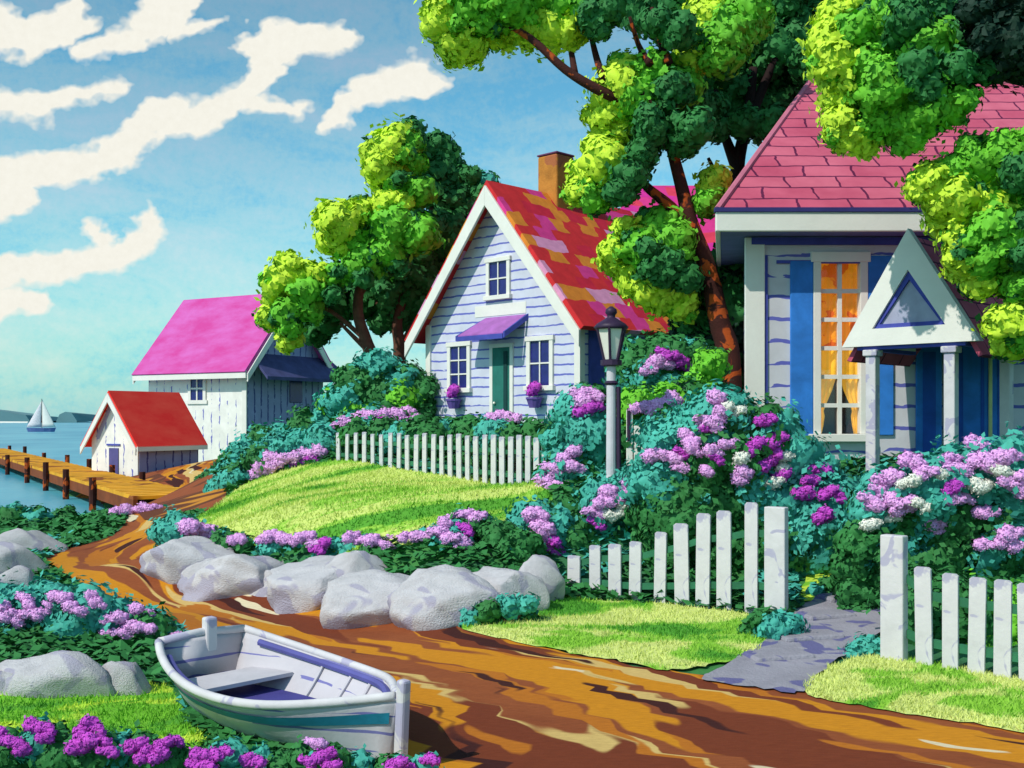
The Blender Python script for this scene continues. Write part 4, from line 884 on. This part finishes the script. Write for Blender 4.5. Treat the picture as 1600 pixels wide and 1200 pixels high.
tree('leafy_tree', 'dark green tree with forked trunk rising close behind the left gable edge of the cottage', 32.0,  # deep leaf colour carries the shaded right side of the foliage mass
  [(640,1190),(640,1080),(632,960),(700,760),(790,500),(760,250)], [[(650,1090),(690,1010),(740,930),.12],[(632,960),(500,880),(380,930),.10]],
  [(690,120,50,2),(700,170,45,2),(760,210,75,2),(820,200,65,2),(850,260,60,2),(730,320,60,2),(830,340,85,2),(930,340,60,2),(960,330,40,2),(800,410,80,2),(890,450,95,2),(860,560,105,2),(960,480,70,2),(790,540,50,2),(740,530,45,2),(730,670,75,2),(620,740,80,2),(520,800,80,2),(450,890,85,2),(600,860,110,2),(710,780,105,2),(790,690,85,2),(330,900,80,2),(260,1030,55,2),(320,980,60,2),(640,950,70,2),(560,980,55,2),(290,870,50,2),(720,900,80,2),(1030,350,38,3),(1020,400,45,2),(880,640,80,2),(800,800,60,2),(560,650,40,2)], .18, BARK, 8, zoom=ZA)
ZB = (660,0,.5875)
tree('shade_tree', 'big spreading tree with red-brown leaning trunk and lime tipped boughs between cottage and house', 19.6,
  [(815,960),(790,860),(760,720),(715,600),(690,500),(660,385)], [[(720,620),(660,550),(590,490),(560,430),.13],[(660,385),(620,300,-.3),(540,180,-.4),.12],[(640,330,0),(560,280,-.2),(470,240,-.4),(380,185,-.4),(285,100,-.3),(180,40),.12],[(405,195,-.4),(398,150),(390,112),(380,60),.07],[(482,215,-.4),(462,150),(448,90),(440,40),.075],[(605,170,-.4),(575,120),(550,40),.07],[(655,165,-.4),(635,120),(622,80),(610,20),.08]],
  [(60,55,50,0),(100,110,55,0),(130,60,50,0),(125,130,40,0),(60,25,45,0),(215,85,45,0),(330,80,50,0),(270,80,40,0),(390,85,40,0),(750,60,50,0),(735,110,50,0),(720,160,40,0),(540,190,40,0),(520,240,55,0),(500,310,55,0),(525,370,50,0),(490,430,55,0),(440,470,45,0),(420,510,35,0),(530,690,45,0),(570,740,50,0),(610,770,45,0),(680,790,40,0),(690,820,35,0),(640,800,30,0),(510,665,30,0),(780,480,35,0),(765,510,30,0),(560,620,40,0),
   (130,15,60,1),(230,15,60,1),(330,15,60,1),(390,45,50,1),(270,45,40,1),(170,45,40,1),(850,50,60,1),(810,100,60,1),(800,150,50,1),(590,215,55,1),(610,180,40,1),(570,270,50,1),(560,330,45,1),(640,230,50,1),(510,460,50,1),(460,520,40,1),(630,610,55,1),(580,660,45,1),(670,640,45,1),(640,720,60,1),(600,720,40,1),(760,540,35,1),(880,20,40,1),(690,230,45,1),
   (460,45,45,2),(500,20,45,2),(470,80,30,2),(580,25,55,2),(650,30,75,2),(720,20,55,2),(680,80,50,2),(620,60,35,2),(660,240,50,2),(700,290,70,2),(650,340,60,2),(610,350,45,2),(720,340,50,2),(600,310,35,2),(575,420,45,2),(555,470,45,2),(520,510,38,2),(600,660,32,2),(590,640,30,2),(660,690,34,2),(640,730,36,2),(610,710,30,2),(700,740,40,2),(590,400,35,2),(690,380,40,2)], .19, BARKR, 8, zoom=ZB, thick=1.2, toff=.8, back=.35)
tree('shade_tree', 'tall dark green tree with forked blackish trunk beside the rose roof', 21.8,
  [(835,960),(832,800),(830,620),(838,450),(850,380),(868,300),(880,180)], [[(838,450),(815,390),(795,330),(780,240),.13],[(868,320),(920,200),(960,100),.12],[(832,560),(790,480),(760,420),.08]],
  [(770,200,65,2),(830,190,75,2),(840,260,65,2),(790,290,55,2),(760,290,45,2),(900,120,85,2),(950,50,80,2),(1000,110,80,2),(990,190,80,2),(900,200,80,2),(920,270,70,2),(900,310,55,2),(860,330,40,2),(1020,20,70,2),(1040,90,60,2),(1030,170,50,2),(870,60,60,2),(790,345,30,2),(940,330,45,2),(1060,20,60,2),(750,340,35,2),(1100,-40,90,2),(980,-40,90,2),(860,-30,80,2),(700,-30,80,2),(560,-40,80,2)], .17, BARKD, 8, zoom=ZB, thick=1.2, toff=.5, back=.3)
tree('leaning_lime_tree', 'lime leaved tree whose boughs hang across the rose roof at the right', 14.0,
  [(1830,1000),(1800,700),(1740,400),(1660,150),(1560,-30)], [[(1700,250),(1500,170,.5),(1300,180),(1200,200),.09],[(1600,50),(1400,20,.5),(1200,40),.08],[(1760,480),(1600,500),(1480,520),.11],[(1780,620),(1640,680),(1520,680),.1],[(1800,760),(1680,840),(1590,880),.08]],
  [(1110,45,50,0),(1085,110,50,0),(1095,170,55,0),(1130,235,60,0),(1115,330,45,0),(1140,370,40,0),(1170,300,45,0),(1130,290,45,0),(1180,380,30,0),(1305,250,25,0),(1090,200,35,0),
   (1150,75,40,1),(1195,130,60,1),(1180,190,50,1),(1225,230,65,1),(1265,300,75,1),(1330,290,65,1),(1200,320,45,1),(1165,350,30,1),(1290,355,45,1),(1400,280,50,1),(1430,250,35,1),(1290,140,60,1),(1230,60,60,1),(1340,130,60,1),(1240,160,50,1),(1300,200,55,1),(1380,290,45,1),(1170,250,35,1),
   (1340,60,80,2),(1290,60,50,2),(1310,180,50,2),(1380,190,65,2),(1420,110,70,2),(1400,30,70,2),(1335,230,45,2),(1290,30,50,2),(1270,90,40,2),(1420,180,50,2),(1490,195,35,2),(1300,-20,80,2),(1180,-20,70,2),
   (1345,485,45,0),(1380,480,50,0),(1410,530,55,0),(1400,585,45,0),(1450,560,45,0),(1500,555,50,0),(1440,640,45,0),(1440,690,40,0),(1480,750,40,0),(1550,745,35,0),(1530,570,40,0),(1330,500,25,0),(1550,860,45,0),(1590,850,45,0),(1480,700,30,0),(1570,910,40,0),(1420,720,25,0),
   (1420,460,45,1),(1480,430,55,1),(1540,410,50,1),(1590,410,50,1),(1470,490,45,1),(1520,500,45,1),(1520,620,60,1),(1490,680,55,1),(1570,690,50,1),(1590,600,45,1),(1590,760,40,1),(1590,890,35,1),(1550,640,55,1),(1580,530,40,1),
   (1590,460,50,2),(1595,600,35,2),(1600,680,40,2),(1640,520,70,2),(1650,640,70,2),(1650,760,60,2),(1640,400,60,1),(1520,30,60,4),(1580,10,60,4),(1560,110,65,4),(1500,110,45,4),(1610,150,70,4),(1640,60,80,4),(1530,190,35,4),(1470,30,45,4),(1620,100,60,4),(1580,60,50,4),(1560,150,50,4),(1480,150,35,4)], .2, BARKD, 8, zoom=ZB, thick=1.0)
tree('black_green_tree', 'almost black evergreen tree filling the top right corner behind the rose roof', 27.0,
  [(1600,900),(1600,500),(1590,200),(1580,0)], [],
  [(1540,60,110,4),(1590,150,100,4),(1480,50,80,4),(1430,90,70,4),(1400,120,60,4),(1560,200,70,4),(1650,50,110,4),(1650,180,110,4),(1500,140,60,4),(1480,-30,90,4),(1600,-40,110,4),(1600,250,70,4),(1680,280,90,4),(1380,140,40,4)], .25, BARKD, 8, zoom=ZB)

# ------------------------------------------------------------------ flowering bushes and shrubs
def zf(ox, oy, k, L): return [(ox+x*k, oy+y*k, c, *r) for x,y,c,*r in L]
bush('large hydrangea bush with lilac, magenta and white heads behind the front picket fence', 14.3,
  [(1060,705,62),(1125,655,52),(1165,680,55),(1205,700,60),(1245,755,65),(1290,800,55),(1100,760,65),(1180,780,65),(1310,850,58),(1255,850,70),(1030,755,45),(1130,720,60),(1060,800,55,2),(1140,830,60,2),(1200,850,60,2),(1040,740,35,2),(1190,810,40,2),(1290,870,50,2),(1080,770,30,2)], [3,3,3,2],
  zf(880,460,.25,[(960,650,'p'),(950,775,'p'),(985,740,'p'),(880,775,'p'),(930,805,'p'),(770,880,'p'),(810,930,'p'),(820,975,'p'),(940,985,'p'),(1010,940,'p',12),(1050,925,'p',12),(560,1010,'p'),(620,990,'p'),(700,1030,'p'),(740,1075,'p',12),(900,1110,'p'),(1130,1115,'p'),(1110,1160,'p'),(1030,705,'w',13),(1090,730,'w',11),(1120,1025,'w',14),(1400,1015,'w',14),(1380,1090,'w',12),(1320,1180,'w',14),(1240,785,'m'),(1290,770,'m',12),(900,825,'m',12),(740,990,'m',13),(955,1025,'m',11),(1200,955,'m'),(1270,940,'m'),(1345,900,'m'),(1320,980,'m',13),(1290,1050,'m'),(1370,1140,'m',14)])
  + zf(1060,480,.3375,[(650,750,'m'),(610,800,'m',13),(575,855,'m'),(700,860,'m'),(735,870,'m',13),(660,965,'m',17)]), leaf=9)
bush('hydrangea bush with crowded lilac heads at the low left end of the front picket fence', 14.9,
  [(950,790,42),(1000,775,48),(1045,800,42),(925,815,32),(990,815,50),(1060,820,30),(950,840,40,2),(1020,850,45,2),(905,830,28,2),(1075,835,28,2)], [3,3,2],
  zf(800,680,.3166,[(480,280,'p'),(510,320,'p'),(450,330,'p'),(400,365,'p'),(430,380,'p',12),(590,230,'p',13),(600,290,'p'),(570,300,'p'),(680,300,'p'),(690,335,'p',13),(755,330,'p'),(775,370,'p'),(715,385,'p',13),(625,385,'p'),(645,420,'p'),(480,395,'w'),(510,395,'w',12),(565,350,'w',14),(610,325,'m',13),(420,430,'m',13)]), leaf=8.5)
bush('tall teal bush with a lilac flower cluster standing left of the lamp post', 16.4,
  [(905,645,40),(925,620,22),(925,680,42),(885,690,30),(895,735,40),(930,745,40),(875,725,20),(925,650,30),(870,760,28),(905,780,36,2),(935,700,35,2),(930,780,30,2)], [3,3,2],
  zf(500,460,.35,[(1170,445,'p'),(1205,450,'p'),(1235,460,'p'),(1180,480,'p'),(1190,515,'m'),(1230,505,'m'),(1140,700,'p',14),(1090,735,'p',13),(1125,770,'p'),(1155,775,'p',12),(1040,770,'p',16),(1020,820,'p',18),(1060,850,'p',18),(1000,850,'p',14),(1090,850,'p',12)]), leaf=8.5)
bush('low bush with one lilac to magenta flower trail where the lawn, wall and fence meet', 14.9,
  [(835,815,34),(862,825,36),(850,850,32),(878,800,26,2),(895,850,34,2),(900,815,26,2),(820,855,24,2),(870,865,26,2)], [3,2],
  zf(800,680,.3166,[(105,390,'p'),(150,400,'p'),(150,450,'p'),(170,475,'p'),(150,490,'p',13),(190,520,'m'),(205,560,'m'),(200,585,'m',12)]), leaf=8.5)
bush('tall teal bush with a lilac and magenta spray right of the lamp lantern', 17.6,
  [(1000,575,44),(1040,560,36),(1025,600,42),(985,595,30),(1060,590,36,2),(1080,555,25,2),(1035,620,35,2),(1010,625,30,2)], [3,3,2],
  zf(880,460,.25,[(535,475,'p',13),(580,430,'p'),(620,425,'p'),(650,435,'p',12),(630,370,'m',13),(675,390,'m',14),(730,420,'m',14),(765,455,'m',12)]), leaf=8)
bush('green bush with a lilac flower chain between the lamp post and the big hydrangea', 16.4,
  [(1000,645,38,1),(1040,640,35,1),(1075,620,30,2),(1010,675,36,2),(1050,670,36,2),(1080,655,30,2),(1095,600,25,1),(1110,570,25,1),(1090,630,30,4)], [2],
  zf(880,460,.25,[(470,715,'p'),(520,700,'p'),(570,730,'p'),(610,700,'p'),(640,675,'p',13),(690,660,'p'),(715,705,'p')]), leaf=8)
bush('broad lilac and cream headed hydrangea bush in front of the portico columns', 12.4,
  [(1400,785,52),(1455,765,55),(1525,745,55),(1585,745,62),(1420,850,55),(1490,830,62),(1570,840,70),(1365,800,32),(1640,780,70),(1460,890,50,2),(1550,900,60,2),(1620,890,60,2),(1390,870,40,2),(1510,890,40,2),(1345,850,35,2)], [3,3,3,2],
  zf(1060,480,.3375,[(1075,705,'p',17),(1110,730,'p',17),(1150,765,'p'),(1000,790,'p',17),(960,810,'p',18),(935,845,'p',16),(890,890,'p',17),(920,920,'p'),(1000,900,'p'),(1040,930,'p',17),(1060,895,'p'),(1260,710,'p',17),(1290,740,'p',18),(1320,745,'p',13),(1370,620,'p'),(1400,640,'p',18),(1405,690,'p'),(1380,715,'p'),(1440,730,'p',17),(1500,700,'p',17),(1550,690,'p',17),(1530,810,'p',17),(1580,780,'p',18),(1580,840,'p',17),(1280,890,'p',14),(1330,885,'p',12),(1400,950,'p',15),(1440,950,'p',13),(1200,1000,'p',15),(1215,1030,'p',12),(1420,1100,'p',13),(1540,1050,'p',17),(1570,1100,'p',18),(1510,1090,'p',13),(1060,810,'w',14),(1095,800,'w',14),(1380,820,'w',17),(1420,830,'w',15),(1110,905,'w',14),(1150,930,'w',13),(990,970,'w',14),(905,1005,'w',15),(1220,775,'w',12),(1510,765,'w',13),(1275,820,'m',13),(1270,850,'m',13)]), leaf=9.5)
bush('hydrangea bush with pink heads above the boulders left of the rowboat', 11.4,
  [(20,965,50),(75,955,48),(130,965,48),(185,980,42),(230,995,36),(50,1000,50),(110,1005,48),(170,1015,40),(255,1012,24),(-40,975,50),(210,1020,36,2),(150,1000,30,2),(90,985,28,2),(20,1010,40,2)], [3,3,2],
  zf(0,900,.4375,[(10,115,'p'),(45,140,'p',17),(55,155,'p',13),(90,75,'p',13),(105,105,'p',13),(125,130,'p'),(150,135,'p',12),(170,100,'p',8),(200,75,'p'),(235,80,'p'),(255,110,'p'),(280,120,'p',13),(335,75,'p',13),(350,100,'p',12),(490,120,'p'),(525,130,'p',14),(390,155,'p',14),(430,150,'p',13),(465,175,'p'),(440,200,'p'),(395,215,'p',14),(420,220,'p',12),(500,185,'p',13),(540,190,'p',11),(625,210,'p',11)]), leaf=9)
fgb = [('magenta flowering bush at the bottom left corner of the bright grass', [(18,1180,38),(60,1165,30),(100,1178,34),(140,1165,28)], [(-5,560,'m'),(20,590,'m'),(60,600,'m',17),(75,620,'m',13),(130,540,'m',17),(160,545,'m',16),(155,575,'m',14)]),
 ('magenta flowering bush in the bottom foreground between the corner bush and the rowboat', [(150,1182,34),(185,1180,34),(225,1185,34),(270,1190,30)], [(300,540,'m',18),(340,545,'m'),(310,590,'m',18),(280,620,'m',17),(235,630,'m',15),(370,590,'m'),(385,625,'m',14),(490,605,'m',17),(510,640,'m',18),(560,640,'m',17),(590,600,'m',17),(620,590,'m',14)]),
 ('low magenta flowering bush in front of the rowboat hull', [(320,1195,28),(360,1180,24),(400,1198,26),(440,1205,28)], [(690,665,'m'),(720,640,'m'),(760,640,'m'),(800,625,'m',14),(730,680,'m'),(880,650,'m',14),(910,665,'m',14)]),
 ('low teal bush with magenta tips in front of the rowboat bow', [(480,1190,30),(520,1195,30),(560,1202,26),(610,1205,24),(660,1205,24)], [(1120,590,'p',12),(1150,600,'p',11),(1100,665,'m',14),(1140,650,'m'),(1170,630,'m',14),(1190,680,'m',13),(1420,675,'m',14),(1460,680,'m',13),(1535,655,'m',13)])]
for lb,bl,fl in fgb: bush(lb, 6.35, bl, [3,2,2], zf(0,900,.4375,fl), leaf=10.5, fsize=15)
# border along the wall top
bord = [('lilac border bush at the left end of the wall by the road bend', [(275,830,30),(300,838,26),(330,852,20)], [(140,155,'p'),(175,160,'p',13),(210,175,'p'),(225,195,'p',12)]),
 ('low border bush with few lilac heads second along the wall top', [(350,852,22),(380,858,22),(405,858,20)], [(300,208,'p',11),(330,202,'p',12)]),
 ('border bush with lilac heads third along the wall top', [(430,858,22),(460,860,22),(485,858,20)], [(415,200,'p',13),(445,190,'p',14),(485,200,'p',13),(515,205,'p',11)]),
 ('border bush with a drooping magenta head midway along the wall top', [(510,862,22),(540,862,22),(565,860,22)], [(560,195,'p',12),(595,190,'p',13),(640,220,'m',13),(620,240,'m',12),(625,215,'p',13)]),
 ('border bush with lilac heads right of the wall top midpoint', [(590,866,24),(620,868,24),(645,862,24)], [(750,190,'p',13),(790,200,'p',13),(830,205,'p',13),(870,215,'p',13),(895,235,'p',12),(920,200,'p',14)]),
 ('taller border bush with a rising lilac chain close to the right wall end', [(675,855,28),(705,845,30),(735,830,30),(690,875,26,2),(740,865,26,2)], [(960,190,'p',14),(1000,190,'p',13),(1040,185,'p',14),(1080,165,'p',14),(1105,140,'p',14),(1150,110,'p',14),(1190,100,'p',14),(1230,115,'p',15),(1180,160,'m',13),(1160,195,'p',12),(1170,215,'p',12),(1125,195,'p',12)]),
 ('dark border shrub without flowers at the right end of the wall top', [(775,840,26,2),(790,862,28,2),(765,870,24,4),(815,850,24,2),(810,875,24,2)], [])]
for i,(lb,bl,fl) in enumerate(bord):
    dd = [16.4,16.0,15.4,15.0,14.6,14.3,14.2][i]; bush(lb, dd, bl, [3,3,2], zf(240,760,.4125,fl), leaf=7.5, fsize=16.5, group='bushes of the border on the wall')
# left distance
bush('long dark shrub row at the water edge beside the road bend', 24.5, [(-20,812,24),(20,812,22),(60,814,20),(100,815,20),(140,818,18),(165,810,14)], [2,2,3], [(185,800,'p',12),(200,797,'p',12),(215,795,'p',12),(230,792,'p',12),(243,794,'p',10)], leaf=7)
bush('small bush with an arc of lilac flowers beside the dirt road near the lawn tip', 27.5, [(300,797,18),(322,800,14),(285,800,12)], [2,3], [(287,795,'p',11),(295,786,'p',11),(308,782,'p',11),(322,783,'p',11),(331,788,'p',10)], leaf=6)
bush('sprawling teal bush without flowers in front of the boathouse end wall', 29.0,
  [(480,676,34),(505,658,23),(430,696,35),(400,713,35),(365,736,27),(340,750,20),(455,723,32),(505,698,32),(385,748,25),(440,753,22,2),(350,773,13,2),(475,743,22,2),(520,668,20,2),(410,683,18,2),(400,743,22,4)], [3,3,2],
  [], leaf=7)
bush('teal bush with a slanting pink flower band at the upper left edge of the lawn', 25.4,
  [(505,694,28),(475,702,32),(445,710,32),(415,724,30),(392,740,26),(366,752,24),(342,764,18),(520,710,18,2),(460,730,22,2),(420,745,20,2),(490,722,20,2)], [3,3,2],
  [(500,706,'p'),(485,708,'p'),(470,711,'p'),(455,714,'p'),(440,714,'p'),(428,719,'p'),(420,728,'p',13),(410,734,'p',13),(402,742,'p',12),(394,751,'p',10),(496,716,'m'),(480,720,'m'),(462,724,'m',12)], leaf=7)
bush('rounded green shrub clump under the two trees left of the cottage', 28.6,
  [(590,580,30),(565,605,32),(620,600,32),(600,620,38),(540,625,34),(645,620,34,2),(530,640,28,1),(575,640,36,1),(615,640,36,1),(650,650,30,2),(640,590,22,2),(550,595,24)], [3,2], [], 'shrub', leaf=7.5, group='shrubs')
bush('low bush covered with a broad pink flower band beside the cottage wall', 25.6,
  [(545,665,20),(580,660,24),(615,660,24),(650,664,20),(560,680,22,2),(610,680,24,2)], [3,2],
  [(535,664,'p'),(550,660,'p'),(565,655,'p'),(580,648,'p'),(595,646,'p'),(610,650,'p'),(625,652,'p'),(640,645,'p',13),(648,652,'p',12),(572,665,'m'),(588,664,'m'),(604,664,'m'),(620,664,'m'),(636,665,'m'),(658,663,'m',14)], leaf=7.5)
for lb,px0,px1,d0,d1,fl in (('teal hedge stretch behind the left half of the cottage picket fence',540,690,24.3,22.0,[]),('teal hedge with a few lilac flowers behind the right half of the cottage fence',705,875,21.9,19.2,[(775,652,'p',11),(790,650,'p',12),(805,653,'p',11),(822,655,'p',11)])):
    N = 6; bl = [(px0+(px1-px0)*i/(N-1), 684+ (i%2)*5, 30) for i in range(N)]; d = (d0+d1)/2+.6
    r_ = bush(lb, d, bl, [2,3,2], fl, 'hedge', 'hedge', 'hedges', leaf=7.5, fill=True)
    a0 = P(px0,HY,d0+.5); a1 = P(px1,HY,d1+.5); r_.rotation_euler = (0,0,0)
    c = r_.location.copy(); ang = math.atan2(a1.y-a0.y, a1.x-a0.x); r_.rotation_euler[2] = ang*.85
bush('dark green hedge showing through the pickets of the front fence', 15.0,
  [(895,905,42),(940,890,50),(985,895,55),(1030,890,58),(1075,880,65),(1120,885,65),(1165,880,68),(1210,880,60)], [2,2,1], [], 'hedge', 'hedge', 'hedges', leaf=9)
bush('dark hedge showing through the pickets of the short right fence', 11.0,
  [(1450,960,60),(1500,965,62),(1550,975,60),(1600,980,60),(1650,985,60)], [2,2,1], [], 'hedge', 'hedge', 'hedges', leaf=10)
bush('deep green shrubs around the foot of the tall trees beside the house corner', 20.4,
  [(1110,440,40),(1140,480,45),(1120,520,45),(1150,560,45),(1100,560,36),(1130,600,46),(1100,625,36),(1150,640,40),(1085,500,28),(1150,430,36),(1145,400,30),(1160,360,26)], [2,2,4], [], 'shrub', 'bush', 'shrubs', leaf=9, fill=True)
bush('bluish teal ground plant at the verge corner below the tall boulder', None, [(735,968,20),(765,957,20),(795,948,18),(825,944,16)], [3,3,2], [], 'low_shrub', 'shrub', 'low plants by the walkway', leaf=8, extra=False)
bush('teal plant tuft at the foot of the gate end of the front fence', None, [(1205,985,26),(1232,978,22),(1185,972,16,2)], [3,2], [], 'low_shrub', 'shrub', 'low plants by the walkway', leaf=8, extra=False)
bush('teal plant tuft at the foot of the thick post of the right fence', None, [(1352,1014,22),(1378,1018,20),(1335,1022,14)], [3,3,2], [], 'low_shrub', 'shrub', 'low plants by the walkway', leaf=8, extra=False)
bush('thin teal edging plant along the upper walkway beside the fence gap', None, [(1275,925,13),(1295,913,13),(1315,903,13),(1335,893,13),(1355,886,12)], [3,2], [], 'low_shrub', 'shrub', 'low plants by the walkway', leaf=8, extra=False)
